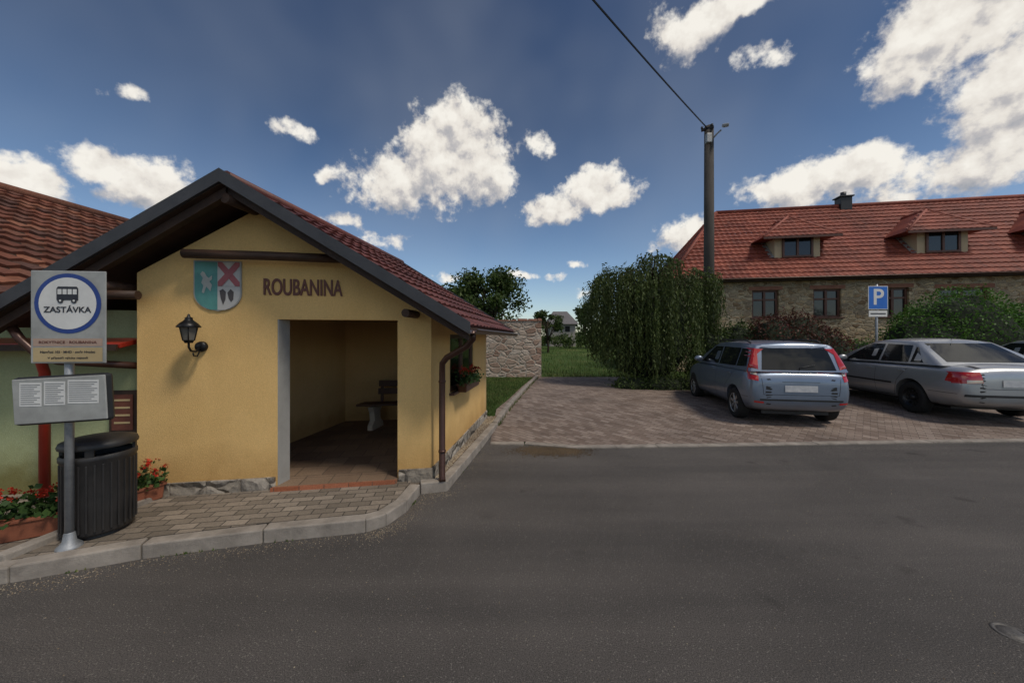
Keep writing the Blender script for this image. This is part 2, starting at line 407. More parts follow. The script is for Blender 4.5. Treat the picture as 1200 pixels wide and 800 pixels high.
m_plinth=rubble('plinth_stone',[(.26,.235,.20),(.34,.31,.27),(.40,.37,.33)],(.22,.195,.165),3.2,1.0,.035)
m_wood=M('dark_brown_wood',(.060,.030,.018),(.026,.014,.009),5,.65,0,.4,30,.4,(1,.15,1))
m_wood2=M('log_wood',(.085,.042,.025),(.035,.018,.011),9,.6,0,.5,40,.4,(.2,1,1))
m_slate=M('dark_verge_sheet',(.050,.050,.056),(.030,.031,.036),4,.5,.1,.15,30)
m_brown=M('brown_metal',(.085,.036,.024),(.055,.024,.016),4,.35,.3,.05,20)
m_red=M('red_paint',(.40,.035,.018),(.28,.022,.012),4,.35,0,.05,20)
m_tileS=tilemat('roof_tile_burgundy',[(.09,.026,.021),(.13,.036,.028),(.17,.05,.037)],.55)
m_tileN=tilemat('roof_tile_weathered',[(.14,.050,.028),(.22,.075,.042),(.10,.048,.034),(.28,.11,.06)],.75)
m_tileH=tilemat('roof_tile_red',[(.20,.046,.028),(.26,.062,.036),(.31,.082,.048),(.23,.052,.032)],.65)
m_rub=rubble('sandstone_rubble',[(.22,.15,.09),(.42,.31,.19),(.54,.43,.28),(.30,.24,.17),(.58,.49,.35)],(.46,.38,.27),3.4,1.9)
m_rubW=rubble('whitewashed_rubble',[(.42,.30,.24),(.58,.50,.43),(.34,.22,.17),(.62,.56,.50)],(.56,.50,.44),2.8,1.8)
m_black=M('black_iron',(.015,.015,.016),(.01,.01,.011),8,.4,.4,.1)
m_plastic=M('dark_plastic',(.030,.027,.026),(.018,.017,.017),8,.5,0,.1)
m_galv=M('galvanised_steel',(.40,.41,.42),(.24,.25,.26),12,.5,.5,.08,60)
m_iron=M('cast_iron_cover',(.15,.14,.13),(.07,.065,.06),30,.6,.4,.4,90)
m_signgrey=M('sign_plate_grey',(.42,.42,.40),(.28,.28,.265),5,.5,.1,.03)
m_white=M('white_paint',(.74,.73,.70),(.60,.59,.57),5,.5,0,.03)
m_cream=M('cream_plate',(.50,.38,.20),(.42,.31,.16),5,.5,0,.03)
m_blue=M('sign_blue',(.015,.05,.26),(.012,.04,.20),5,.4,0,.02)
m_blueP=M('parking_blue',(.01,.14,.55),(.01,.12,.48),5,.4,0,.02)
m_bark=M('bark',(.07,.05,.035),(.03,.022,.016),6,.95,0,.8,18,.2,(1,1,.3))
m_conc=M('weathered_pole',(.085,.075,.068),(.05,.045,.04),3,.9,0,.4,25,.3,(1,1,.3))
m_glass,ntg,bgl=newmat('window_glass',.06,0,.6); bgl.inputs['Base Color'].default_value=(.015,.018,.022,1)
m_cgl,_,bg2=newmat('car_glass',.06,0,.35); bg2.inputs['Base Color'].default_value=(.012,.014,.016,1)
m_tyre=M('tyre_rubber',(.022,.022,.022),(.014,.014,.014),20,.8,0,.3,60,.3)
m_rim=M('rim_silver',(.45,.46,.48),(.34,.35,.37),8,.3,.8,0)
m_steelrim=M('black_steel_rim',(.035,.035,.037),(.02,.02,.022),8,.4,.5,0)
m_trim=M('black_trim',(.020,.020,.021),(.013,.013,.014),10,.5,0,.1)
m_lampred,_,b3=newmat('tail_lamp_red',.12,0,.7); b3.inputs['Base Color'].default_value=(.45,.012,.010,1); b3.inputs['Coat Weight'].default_value=.6
m_lampclr,_,b3=newmat('lamp_clear',.1,0,.7); b3.inputs['Base Color'].default_value=(.60,.52,.45,1); b3.inputs['Coat Weight'].default_value=.6
m_plate=M('licence_plate',(.6,.6,.6),(.42,.43,.46),14,.5,0,0)
m_terr=M('terracotta',(.30,.10,.05),(.19,.06,.03),6,.8,0,.2)
m_floor=pavers('shelter_floor_tiles',[(.17,.115,.08),(.21,.145,.10),(.25,.175,.12)],R(-9.5),.3,.3,(.10,.075,.055))
m_tilered=pavers('threshold_tiles',[(.30,.10,.05),(.36,.13,.07),(.42,.16,.09)],R(-9.5),.25,.12,(.16,.09,.06))
m_grav=leafmat('gravel_stone',[(.13,.09,.065),(.26,.20,.15),(.38,.32,.26),(.17,.14,.12)],.9,0)
def paint(name,c,metal=.55):
    m,nt,b=newmat(name,.36,metal,.5); v=coords(nt)
    s=nt.nodes.new('ShaderNodeSeparateXYZ'); L(nt,v,s.inputs[0])
    c0=ramp(nt,noise(nt,v,3,4),[(.3,tuple(x*.9 for x in c)),(.7,c)])
    dust=mathn(nt,'MULTIPLY',ramp(nt,s.outputs[2],[(.22,(1,1,1)),(.55,(0,0,0))]),noise(nt,v,6,4))
    L(nt,mix(nt,dust,c0,(.16,.14,.12)),b.inputs['Base Color'])
    b.inputs['Coat Weight'].default_value=.6; b.inputs['Coat Roughness'].default_value=.07
    return m
m_carblue=paint('car_paint_grey_blue',(.20,.245,.325))
m_carsil=paint('car_paint_silver',(.42,.435,.455))

# ------------------------------------------------------------ ground
def sstep(t): t=max(0,min(1,t)); return t*t*(3-2*t)
def zt(x,y):
    z=.11*sstep((y-5.6)/3.2)
    if y>18: z+=.55*sstep((y-18)/50)
    if y>200: z+=5*sstep((y-200)/500)
    return z
xs=[-900,-500,-250,-120,-60,-40]+[i for i in range(-30,42,2)]+[50,70,120,250,500,900]
ys=[-200,-60,-20,-5,0,3]+[5.6+.4*i for i in range(9)]+[10,12,14,16,18,21,25,30,40,50,65,80,110,150,200,300,450,700,1200]
vs=[(x,y,zt(x,y)-.012) for y in ys for x in xs]; nx=len(xs)
fs=[(j*nx+i,j*nx+i+1,(j+1)*nx+i+1,(j+1)*nx+i) for j in range(len(ys)-1) for i in range(nx-1)]
mesh('ground',vs,fs,m_grass,smooth=True)
def sheet(name,x0,x1,ya,yb,nyy,mat,off,nxx=20):
    vs=[];fs=[]
    for j in range(nyy+1):
        for i in range(nxx+1):
            x=x0+(x1-x0)*i/nxx; y=ya(x)+(yb(x)-ya(x))*j/nyy
            vs.append((x,y,zt(x,y)+off))
    for j in range(nyy):
        for i in range(nxx):
            a=j*(nxx+1)+i; fs.append((a,a+1,a+nxx+2,a+nxx+1))
    return mesh(name,vs,fs,mat,smooth=True)
pk=lambda x: 5.86 if x<0.2 else (5.86-.2*min(1,(x-.2)/.8) if x<1 else 5.66+.048*(x-1))
sheet('road',-80,80,lambda x:-30,lambda x:pk(x) if x>-.4 else 7.2,24,m_asph,.0,160)
sheet('parking_area',-.36,34,lambda x:pk(x)+.14,lambda x:15.0 if x<5 else 14.5,28,m_park,.012,60)
def stripline(name,pts,wd,z0,z1,mat,side=1,seg=.9,gap=.006,zf=None,bev=.012):
    vs=[];fs=[]
    for p,q in zip(pts[:-1],pts[1:]):
        p=Vector((p[0],p[1],0)); q=Vector((q[0],q[1],0)); d=q-p; ln=d.length
        if ln<.01: continue
        d.normalize(); nn=V(-d.y,d.x,0)*side*wd; k=max(1,round(ln/seg))
        for i in range(k):
            a=p+d*(ln*i/k+gap/2); b=p+d*(ln*(i+1)/k-gap/2)
            i0=len(vs)
            for c in (a,b,b+nn,a+nn):
                zz=zf(c.x,c.y) if zf else 0
                vs.append((c.x,c.y,zz+z0))
            jz=random.uniform(-.004,.004)
            for c in (a,b,b+nn,a+nn):
                zz=zf(c.x,c.y) if zf else 0
                vs.append((c.x,c.y,zz+z1+jz))
            fs+=[tuple(i0+t for t in f) for f in [(0,3,2,1),(4,5,6,7),(0,1,5,4),(1,2,6,5),(2,3,7,6),(3,0,4,7)]]
    o=mesh(name,vs,fs,mat); fixn(o)
    b=o.modifiers.new('b','BEVEL'); b.width=bev; b.segments=2
    return o
K=[(-9,.9),(-6,1.75),(-4.4,2.30),(-3.6,2.56),(-2.94,2.84),(-2.13,3.06),(-1.32,3.23),(-1.17,3.34),(-1.06,3.62),(-1.03,4.02),(-.74,4.10),(-.28,6.9)]
stripline('kerb',K,.12,-.05,.118,m_kerb,1,.8)
K2=[(-.28,6.9),(.15,9.5),(.62,12.3),(1.1,14.9)]
stripline('path_kerb',K2,.1,-.05,.10,m_kerb,1,.8,zf=zt)
stripline('parking_edge_kerb',[(-.36,5.86)]+[(.2,5.86),(1,5.66)]+[(1+2*i,pk(1+2*i)) for i in range(1,17)],.13,-.05,.022,m_kerb,1,.8,zf=zt,bev=.004)
pav=[(-9,1.03),(-6,1.88),(-4.4,2.43),(-3.62,2.69),(-2.97,2.97),(-2.17,3.19),(-1.38,3.355),(-1.29,3.43),(-1.18,3.65),(-1.155,4.13),(-1.0,4.3),(-3.8,4.4),(-9,4.4)]
prism('pavement',pav,-.05,.112,m_pave)
prism('gravel_bed',[(-1.16,4.06),(-.84,4.22),(-.42,6.9),(-.5,8.0),(-1.4,8.0),(-1.4,4.3)],-.05,.085,M('gravel_base',(.19,.14,.105),(.09,.07,.05),40,.95,0,.8,60))
prism('lawn',[(-.49,7.6),(-.1,9.5),(.38,12.3),(.85,14.7),(-9,14.7),(-9,7.75)],-.05,.15,m_grass)
vs=[];fs=[]
for _ in range(2600):
    y=random.uniform(4.25,7.6); xa=-1.30+.12*(y-4.17)+.36; xb=-.90+.165*(y-4.1)
    x=random.uniform(xa,xb); s=random.uniform(.010,.024); z=.088; i=len(vs)
    a=random.uniform(0,6.28); c,sn=math.cos(a)*s,math.sin(a)*s
    vs+=[(x+c,y+sn,z),(x-sn,y+c,z),(x-c,y-sn,z),(x+sn,y-c,z),(x,y,z+s*.8)]
    fs+=[(i,i+1,i+4),(i+1,i+2,i+4),(i+2,i+3,i+4),(i+3,i,i+4)]
mesh('gravel',vs,fs,m_grav)
stripline('divider_kerb',[(-3.72,2.62),(-3.60,3.66)],.1,.05,.16,m_kerb,1,.5)
m_blade=leafmat('grass_blades',[(.04,.075,.018),(.07,.125,.028),(.11,.155,.042),(.18,.16,.075)],.8,.3)
vs=[];fs=[]
def blade(x,y,z,h):
    a=random.uniform(0,6.28); wd=.006+h*.05; l=random.uniform(-.4,.4)*h; i=len(vs)
    c,s=math.cos(a),math.sin(a)
    vs.extend([(x-c*wd,y-s*wd,z),(x+c*wd,y+s*wd,z),(x+s*l,y-c*l,z+h)]); fs.append((i,i+1,i+2))
for _ in range(9000):
    y=random.uniform(7.7,14.6); xe=-.49+(y-7.6)*.19; x=random.uniform(-1.5,xe); blade(x,y,.14,random.uniform(.02,.09))
for _ in range(16000):
    y=15+30*random.random()**1.7; x=random.uniform(-1,1)*y*.5+2
    if x<1.4 and y<15.6: continue
    blade(x,y,zt(x,y)-.02,random.uniform(.03,.2)*(1+(y-15)*.02))
for _ in range(400):
    t=random.random(); p=random.choice(list(zip(K2[:-1],K2[1:]))); x=p[0][0]+(p[1][0]-p[0][0])*t+.02; y=p[0][1]+(p[1][1]-p[0][1])*t
    blade(x+random.gauss(0,.02),y,zt(x,y),random.uniform(.03,.1))
for _ in range(300):
    p=random.choice(list(zip(K[2:-1],K[3:]))); t=random.random(); x=p[0][0]+(p[1][0]-p[0][0])*t; y=p[0][1]+(p[1][1]-p[0][1])*t
    if math.sin(x*9)+math.sin(y*7)>0.8: blade(x+random.gauss(0,.006)+.01,y-.01,.0,random.uniform(.008,.028))
mesh('grass',vs,fs,m_blade)
vs=[];fs=[]
for _ in range(4600):
    x=random.gauss(.62,.26); y=random.gauss(5.56,.11); s=random.uniform(.004,.014); i=len(vs); z=zt(x,y)+.003; a=random.uniform(0,6.28); c,sn=math.cos(a)*s,math.sin(a)*s
    vs+=[(x+c,y+sn,z),(x-sn,y+c,z),(x-c,y-sn,z),(x+sn,y-c,z),(x,y,z+s*.6)]
    fs+=[(i,i+1,i+4),(i+1,i+2,i+4),(i+2,i+3,i+4),(i+3,i,i+4)]
m_grit=leafmat('grit',[(.07,.05,.032),(.13,.09,.06),(.095,.07,.047)],.95,0)
mesh('sand_patch',vs,fs,m_grit)
vs=[];fs=[]
for _ in range(5200):
    if random.random()<.55:
        p=random.choice(list(zip(K[1:-1],K[2:]))); t=random.random(); x=p[0][0]+(p[1][0]-p[0][0])*t+abs(random.gauss(0,.09)); y=p[0][1]+(p[1][1]-p[0][1])*t-abs(random.gauss(0,.09))
    else: x=random.uniform(-5,9); y=random.uniform(1.2,5.6)
    s=random.uniform(.0015,.0055); i=len(vs); z=.001; a=random.uniform(0,6.28); c,sn=math.cos(a)*s,math.sin(a)*s
    vs+=[(x+c,y+sn,z),(x-sn,y+c,z),(x-c,y-sn,z),(x+sn,y-c,z),(x,y,z+s)]
    fs+=[(i,i+1,i+4),(i+1,i+2,i+4),(i+2,i+3,i+4),(i+3,i,i+4)]
mesh('road_grit',vs,fs,m_grav)
lathe('valve_cover',[(0,.004),(.055,.004),(.057,.001),(.064,.001),(.066,.005),(.080,.005),(.082,.0)],m_iron,None,28,(2.97,2.13,0))

# ------------------------------------------------------------ bus shelter
SH=wempty('bus_shelter',(-2.4,5.5,0))
a=V(.986,.166,0); b=V(.1198,.9928,0); O=V(-3.85,3.68,0); W=2.951; D0=3.35; T=.17
ang=math.atan2(.166,.986)
dl,dr,dt=1.316,2.575,1.954; rs=1.105; zl,za,zr=2.42,3.13,2.0
wallpoly('front_wall',O,a,b,[(0,.05),(dl,.05),(dl,dt),(dr,dt),(dr,.05),(W,.05),(W,zr),(rs,za),(0,zl)],T,m_yel,SH)
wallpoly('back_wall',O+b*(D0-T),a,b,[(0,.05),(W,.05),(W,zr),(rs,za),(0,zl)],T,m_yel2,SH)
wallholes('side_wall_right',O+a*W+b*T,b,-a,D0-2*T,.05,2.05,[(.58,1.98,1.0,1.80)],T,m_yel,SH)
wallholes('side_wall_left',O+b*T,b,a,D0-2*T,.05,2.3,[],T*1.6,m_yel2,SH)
wallpoly('reveal_left',O+a*(dl+.001)+b*.004,b,a,[(0,.12),(T-.008,.12),(T-.008,dt-.002),(0,dt-.002)],.012,M('grey_reveal',(.36,.35,.33),(.30,.29,.27)),SH)
def sh(s,d): p=O+a*s+b*d; return (p.x,p.y)
prism('floor',[sh(.2,T+.01),sh(W-.05,T+.01),sh(W-.05,D0-.1),sh(.2,D0-.1)],.03,.155,m_floor,SH)
prism('threshold',[sh(dl-.01,-.05),sh(dr+.01,-.05),sh(dr-.005,T+.008),sh(dl+.016,T+.008)],.06,.150,m_floor,SH)
prism('threshold_edge',[sh(dl-.012,-.085),sh(dr+.012,-.085),sh(dr+.012,-.052),sh(dl-.012,-.052)],.06,.153,m_tilered,SH)
for nm,s0,s1 in (('plinth_left',-.02,dl-.014),('plinth_right',dr+.014,W+.02)):
    k=max(1,round((s1-s0)/.34))
    for i in range(k):
        u0=s0+(s1-s0)*i/k+.003; u1=s0+(s1-s0)*(i+1)/k-.003
        prism(nm+'_%d'%i,[sh(u0,-.022),sh(u1,-.022),sh(u1,.05),sh(u0,.05)],.06,.245,m_plinth,SH,.006)
k=9
for i in range(k):
    u0=.052+(D0-.05)*i/k+.003; u1=.052+(D0-.05)*(i+1)/k-.003
    prism('plinth_side_%d'%i,[sh(W-.05,u0),sh(W+.022,u0),sh(W+.022,u1),sh(W-.05,u1)],.03,.24,m_plinth,SH,.006)
prism('ceiling',[sh(.1,.1),sh(W-.1,.1),sh(W-.1,D0-.1),sh(.1,D0-.1)],2.06,2.09,M('ceiling_boards',(.30,.20,.12),(.22,.14,.08),5,.7,0,.3,30,.4,(1,.15,1)),SH)
FA,FR,FL=V(-2.81,3.46,3.31),V(-.46,3.70,1.865),V(-4.90,3.28,1.93)
BA,BR,BL=V(-2.33,7.55,3.31),V(.03,7.72,1.865),V(-4.45,7.35,1.93)
def slab(name,q,th,mat):
    n=len(q); vs=[p for p in q]+[p-V(0,0,th) for p in q]
    o=mesh(name,vs,[tuple(range(n)),tuple(range(n,2*n))[::-1]]+[(i,n+i,n+(i+1)%n,(i+1)%n) for i in range(n)],mat,SH); fixn(o); return o
slab('roof_boards_right',[FA,FR,BR,BA],.07,m_wood); slab('roof_boards_left',[FL,FA,BA,BL],.07,m_wood)
up=V(0,0,.01)
tiles('roof_tiles_right',FR+up,BR+up,FA+up,BA+up,20,11,.022,m_tileS,SH)
tiles('roof_tiles_left',BL+up,FL+up,BA+up,FA+up,20,11,.022,m_tileS,SH)
tube('ridge_cap',[FA+V(-.002,.06,.03),BA+V(0,.03,.03)],.055,m_tileS,SH,10)
def board(name,p,q,h,t,mat,dz=0,par=SH):
    d=(q-p).normalized(); side=V(d.y,-d.x,0).normalized()*t
    vs=[p,q,q-V(0,0,h),p-V(0,0,h)]; vs=[v+V(0,0,dz) for v in vs]; vs+= [v+side for v in vs]
    o=mesh(name,vs,[(0,1,2,3),(7,6,5,4),(0,4,5,1),(1,5,6,2),(2,6,7,3),(3,7,4,0)],mat,par); fixn(o); return o
board('verge_right',FA,FR+V(.03,0,-.02),.13,.03,m_slate,.07); board('verge_left',FL,FA,.13,.03,m_slate,.07)
board('verge_back',BR+V(0,.03,0),BA+V(0,.03,0),.14,.03,m_slate,.06)
for i,t in enumerate((.0,.22,.45,.7,.95)):
    p=FA.lerp(BA,t)+V(0,.12,-.075); q=FL.lerp(BL,t)+V(0,.12,-.075); board('rafter_%d'%i,q,p,.09,.07,m_wood)
p=FA+V(0,.14,-.075); q=FR+V(0,.14,-.075); board('rafter_r',p,q,.07,.07,m_wood)
tube('tie_beam',[O+a*.57-b*.17+V(0,0,2.60),O+a*1.3-b*.17+V(0,0,2.605),O+a*2.12-b*.17+V(0,0,2.60)],.046,m_wood2,SH,10)
tube('purlin_left',[O-a*.25-b*.16+V(0,0,2.175),O+a*.17-b*.16+V(0,0,2.175)],.045,m_wood2,SH,10)
tube('purlin_left_long',[O-a*.12-b*.36+V(0,0,2.26),O-a*.12+b*.3+V(0,0,2.26)],.055,m_wood2,SH,10)
tube('purlin_right',[O+a*2.78-b*.30+V(0,0,2.02),O+a*2.78+b*.05+V(0,0,2.02)],.045,m_wood2,SH,10)
tube('ridge_purlin',[O+a*1.1-b*.36+V(0,0,3.12),O+a*1.1+b*.05+V(0,0,3.12)],.05,m_wood2,SH,10)
def gutter(name,p,q,r,mat,par):
    d=(q-p).normalized(); s=V(d.y,-d.x,0); n=8; vs=[];fs=[]
    for e in (p,q):
        for k in range(n+1):
            t=math.pi*k/n; vs.append(e+s*math.cos(t)*r-V(0,0,1)*math.sin(t)*r)
        for k in range(n+1):
            t=math.pi*(n-k)/n; vs.append(e+s*math.cos(t)*(r-.006)-V(0,0,1)*math.sin(t)*(r-.006))
    m=2*(n+1)
    for k in range(m): fs.append((k,(k+1)%m,m+(k+1)%m,m+k))
    o=mesh(name,vs,fs,mat,par,True); fixn(o); return o
gutter('gutter_right',FR+V(.05,.02,-.02),BR+V(.05,0,-.02),.055,m_brown,SH)
gutter('gutter_left',BL+V(-.05,0,-.02),FL+V(-.05,.02,-.02),.055,m_brown,SH)
tube('downpipe_right',[(-.43,3.92,1.83),(-.43,3.93,1.74),(-.50,3.97,1.66),(-.74,4.09,1.53),(-.80,4.12,1.46),(-.805,4.13,1.3),(-.805,4.13,.16),(-.79,4.08,.12)],.036,m_brown,SH,14)
for z in (1.25,.45): lathe('pipe_clamp',[(.036,-.012),(.043,-.012),(.043,.012),(.036,.012)],m_brown,SH,14,(-.805,4.13,z))
tube('downpipe_left',[(-4.78,3.42,1.86),(-4.72,3.44,1.74),(-4.62,3.48,1.60),(-4.45,3.52,1.52),(-3.92,3.76,1.46)],.036,m_brown,SH,14)
wo=O+a*(W-.06)+b*T
def wpt(d,z,off=0): return wo+b*d+a*off+V(0,0,z)
def wbar(n,d0,d1,z0,z1,th=.05,mat=None,off=0):
    wallpoly(n,wpt(0,0,off),b,a,[(d0,z0),(d1,z0),(d1,z1),(d0,z1)],th,mat or m_brown,SH)
wbar('window_frame_bottom',.581,1.979,1.001,1.06); wbar('window_frame_top',.581,1.979,1.74,1.799)
for i,d in enumerate((.581,1.25,1.919)): wbar('window_frame_v%d'%i,d,d+.06,1.061,1.739)
m_pane,ntp,bp_=newmat('clear_pane',.02,0,.5); tr=ntp.nodes.new('ShaderNodeBsdfTransparent'); gl_=ntp.nodes.new('ShaderNodeBsdfGlossy'); gl_.inputs['Roughness'].default_value=.03
fr=ntp.nodes.new('ShaderNodeFresnel'); fr.inputs[0].default_value=1.5; mx=ntp.nodes.new('ShaderNodeMixShader'); L(ntp,fr.outputs[0],mx.inputs[0]); L(ntp,tr.outputs[0],mx.inputs[1]); L(ntp,gl_.outputs[0],mx.inputs[2]); L(ntp,mx.outputs[0],ntp.nodes['Material Output'].inputs['Surface'])
wbar('window_glass',.62,1.94,1.04,1.76,.006,m_pane,.015)
wbar('window_sill',.54,2.02,.965,.998,.12,m_brown,.01)
m_gleaf=leafmat('geranium_leaf',[(.025,.06,.014),(.05,.10,.025),(.07,.13,.035)],.6,.2)
m_gflow=leafmat('geranium_flower',[(.45,.02,.012),(.60,.04,.02),(.62,.09,.04)],.6,.2)
def planter(name,c,rz,ln,wd,ht,n=420,flowers=26,mat=None,fh=.2):
    e=empty(name,c,rz)
    vs=[(-ln/2*.94,-wd/2*.85,0),(ln/2*.94,-wd/2*.85,0),(ln/2*.94,wd/2*.85,0),(-ln/2*.94,wd/2*.85,0),(-ln/2,-wd/2,ht),(ln/2,-wd/2,ht),(ln/2,wd/2,ht),(-ln/2,wd/2,ht)]
    o=mesh('trough',vs,[(0,3,2,1),(4,5,6,7),(0,1,5,4),(1,2,6,5),(2,3,7,6),(3,0,4,7)],mat or m_terr,e); bv=o.modifiers.new('b','BEVEL'); bv.width=.01
    box('rim',(0,0,ht-.01),(ln+.02,wd+.02,.025),mat or m_terr,e,bev=.005)
    vs=[];fs=[]
    for _ in range(n):
        p=V(random.uniform(-1,1)*ln*.55,random.gauss(0,.35)*wd,ht+abs(random.gauss(0,.5))*fh*.8-.02); quadleaf(vs,fs,p,.05,.9)
    mesh('leaves',vs,fs,m_gleaf,e)
    vs=[];fs=[]
    for _ in range(flowers):
        c0=V(random.uniform(-1,1)*ln*.55,random.gauss(0,.4)*wd,ht+random.uniform(.5,1.15)*fh)
        for _ in range(16): quadleaf(vs,fs,c0+V(random.gauss(0,.013),random.gauss(0,.013),random.gauss(0,.011)),.022,.9)
    mesh('flowers',vs,fs,m_gflow,e)
    return e
pw=wpt(1.1,.99,.20); planter('window_flower_box',(pw.x,pw.y,.985),math.atan2(b.y,b.x),.9,.14,.12,420,26,m_brown,.2)
planter('geranium_planter',(-3.98,3.0,.112),.55,.62,.2,.17,800,26,None,.2)
planter('geranium_planter',(-3.72,3.52,.112),1.2,.42,.18,.16,500,22,None,.2)
BN=wempty('bench',(-2.1,6.4,.155))
bo=V(-2.70,6.15,.155)
m_bwood=M('bench_wood',(.11,.055,.030),(.06,.03,.018),9,.6,0,.4,40,.4,(.2,1,1))
for i in range(3): box('seat_slat_%d'%i,bo+a*.75+b*(.06+.11*i)+V(0,0,.43),(1.5,.095,.035),m_bwood,BN,(0,0,ang),.006)
for i in range(2): box('back_slat_%d'%i,bo+a*.85+b*(.40+.03*i)+V(0,0,.62+.14*i),(1.3,.03,.11),m_bwood,BN,(R(-8),0,ang),.006)
for i,s in enumerate((.22,1.26)):
    prof=[(-.02,0),(.38,0),(.36,.08),(.27,.16),(.26,.3),(.36,.40),(-.02,.40),(.04,.3),(.06,.16),(-.02,.08)]
    wallpoly('leg_%d'%i,bo+a*s,b,a,prof,.08,M('concrete_leg',(.5,.46,.38),(.4,.36,.3)),BN)
    box('back_post_%d'%i,bo+a*(s+.04)+b*.425+V(0,0,.6),(.05,.03,.42),m_bwood,BN,(R(-8),0,ang))
pt=O+a*1.58-b*.006+V(0,0,2.295)
m_letter=M('brown_letter',(.15,.045,.028),(.11,.032,.02),8,.5,0,.05)
text('lettering_roubanina','ROUBANINA',.25,m_letter,None,pt,.80,.008,ang)
ps=O+a*.75-b*.012+V(0,0,2.30)
CA=empty('coat_of_arms',ps,ang)
def shieldx(z,w=.225,h=.265):
    if z>-.08: return w
    t=(-.08-z)/(h-.08); return w*math.sqrt(max(0,1-t*t))
def part(name,side,z0,z1,y,mat,x0=0.0,inset=.012):
    n=12; zs_=[z0+(z1-z0)*i/n for i in range(n+1)]
    out=[(side*max(shieldx(z)-inset,0.001),z) for z in zs_]; inn=[(side*x0,z) for z in zs_[::-1]]
    mesh(name,[(x,y,z) for x,z in out+inn],[tuple(range(2*n+2))],mat,CA)
mt=M('shield_teal',(.10,.30,.27),(.07,.22,.20),6,.5); mw=M('shield_white',(.55,.53,.50)); mr=M('shield_red',(.42,.13,.14)); mk=M('shield_dark',(.09,.08,.08)); mb=M('shield_border',(.40,.40,.38))
zsn=[.265-.53*i/24 for i in range(25)]
outl=[(max(shieldx(z),.001),z) for z in zsn]; full=outl+[(-x,z) for x,z in outl[::-1]]
n=len(full); mesh('backplate',[(x,-.004,z) for x,z in full]+[(x,.012,z) for x,z in full],[tuple(range(n)),tuple(range(n,2*n))[::-1]]+[(i,n+i,n+(i+1)%n,(i+1)%n) for i in range(n)],mb,CA)
part('field_left',-1,-.252,.253,-.007,mt); part('field_right_top',1,.0,.253,-.007,mw); part('field_right_bottom',1,-.252,-.006,-.007,mw)
mesh('saltire_a',[(.005,-.010,.21),(.005,-.010,.253),(.045,-.010,.253),(.212,-.010,.045),(.212,-.010,.0),(.17,-.010,.0)],[(0,1,2,3,4,5)],mr,CA)
mesh('saltire_b',[(.17,-.012,.253),(.212,-.012,.253),(.212,-.012,.21),(.045,-.012,.0),(.005,-.012,.0),(.005,-.012,.045)],[(0,1,2,3,4,5)],mr,CA)
for i,x in enumerate((.05,.125)):
    mesh('feather_%d'%i,[(x-.030,-.010,-.05-.02*i),(x,-.010,-.03),(x+.030,-.010,-.06),(x+.026,-.010,-.14),(x+.004,-.010,-.20+.03*i),(x-.018,-.010,-.13)],[tuple(range(6))],mk,CA)
gr_=[(-.16,.12),(-.14,.15),(-.12,.14),(-.10,.10),(-.08,.08),(-.05,.11),(-.05,.07),(-.075,.045),(-.05,.01),(-.065,-.06),(-.085,-.03),(-.105,-.01),(-.125,-.08),(-.145,-.07),(-.13,.0),(-.15,.03),(-.135,.08)]
mesh('griffin',[(x,-.010,z) for x,z in gr_],[tuple(range(len(gr_)))],M('griffin_pale',(.45,.46,.42)),CA)
pl=O+a*.60-b*.02+V(0,0,1.62)
LN=empty('wall_lantern',pl,ang)
lathe('wall_plate',[(.0,-.02),(.05,-.02),(.055,.0),(.055,.02)],m_black,LN,20,(0,0,.04),'Y')
tube('bracket',[(0,-.02,.03),(0,-.08,-.01),(0,-.15,.0),(0,-.18,.04),(0,-.18,.09)],.010,m_black,LN,8)
tube('scroll',[(0,-.02,.0),(0,-.06,-.06),(0,-.11,-.05),(0,-.12,-.02)],.007,m_black,LN,8)
lathe('lantern_base',[(.0,.08),(.035,.08),(.045,.10),(.05,.11)],m_black,LN,6,(0,-.18,0),smooth=False)
m_frost,_,bf=newmat('lantern_glass',.15,0,.6); bf.inputs['Base Color'].default_value=(.16,.15,.13,1)
lathe('lantern_glass',[(.046,.11),(.075,.24)],m_frost,LN,6,(0,-.18,0),smooth=False)
for k in range(6):
    t=2*math.pi*k/6; tube('glazing_bar_%d'%k,[(.05*math.cos(t),-.18+.05*math.sin(t),.105),(.079*math.cos(t),-.18+.079*math.sin(t),.245)],.005,m_black,LN,6)
lathe('lantern_cap',[(.095,.235),(.098,.245),(.07,.28),(.04,.305),(.03,.32),(.034,.33),(.012,.345),(.012,.36),(.0,.375)],m_black,LN,12,(0,-.18,0))

# ------------------------------------------------------------ bus stop sign post
BS=empty('bus_stop_sign',(-3.47,2.81,.112),.10)
tube('post',[(0,0,0),(0,0,2.14)],.026,m_galv,BS,16)
lathe('post_cap',[(.028,2.13),(.028,2.145),(0,2.155)],m_plastic,BS,16)
lathe('post_foot',[(.075,0),(.072,.015),(.04,.05),(.032,.11),(.027,.12)],m_galv,BS,18)
zc=1.80
box('plate',(.035,-.036,zc),(.52,.012,.715),m_signgrey,BS,bev=.006)
def disc(name,r,y,z,mat,x=.035,sx=1,par=BS):
    n=40; mesh(name,[(x+r*sx*math.cos(6.28319*k/n),y,z+r*math.sin(6.28319*k/n)) for k in range(n)],[tuple(range(n))],mat,par)
disc('ring',.232,-.0445,zc+.105,m_blue); disc('disc',.200,-.0465,zc+.105,m_white)
yy=-.049
def fl(name,x0,x1,z0,z1,mat,y=yy,par=BS): mesh(name,[(x0,y,z0),(x1,y,z0),(x1,y,z1),(x0,y,z1)],[(0,1,2,3)],mat,par)
m_ink=M('sign_ink',(.02,.02,.03),(.02,.02,.03),5,.5,0,0)
zb=zc+.13
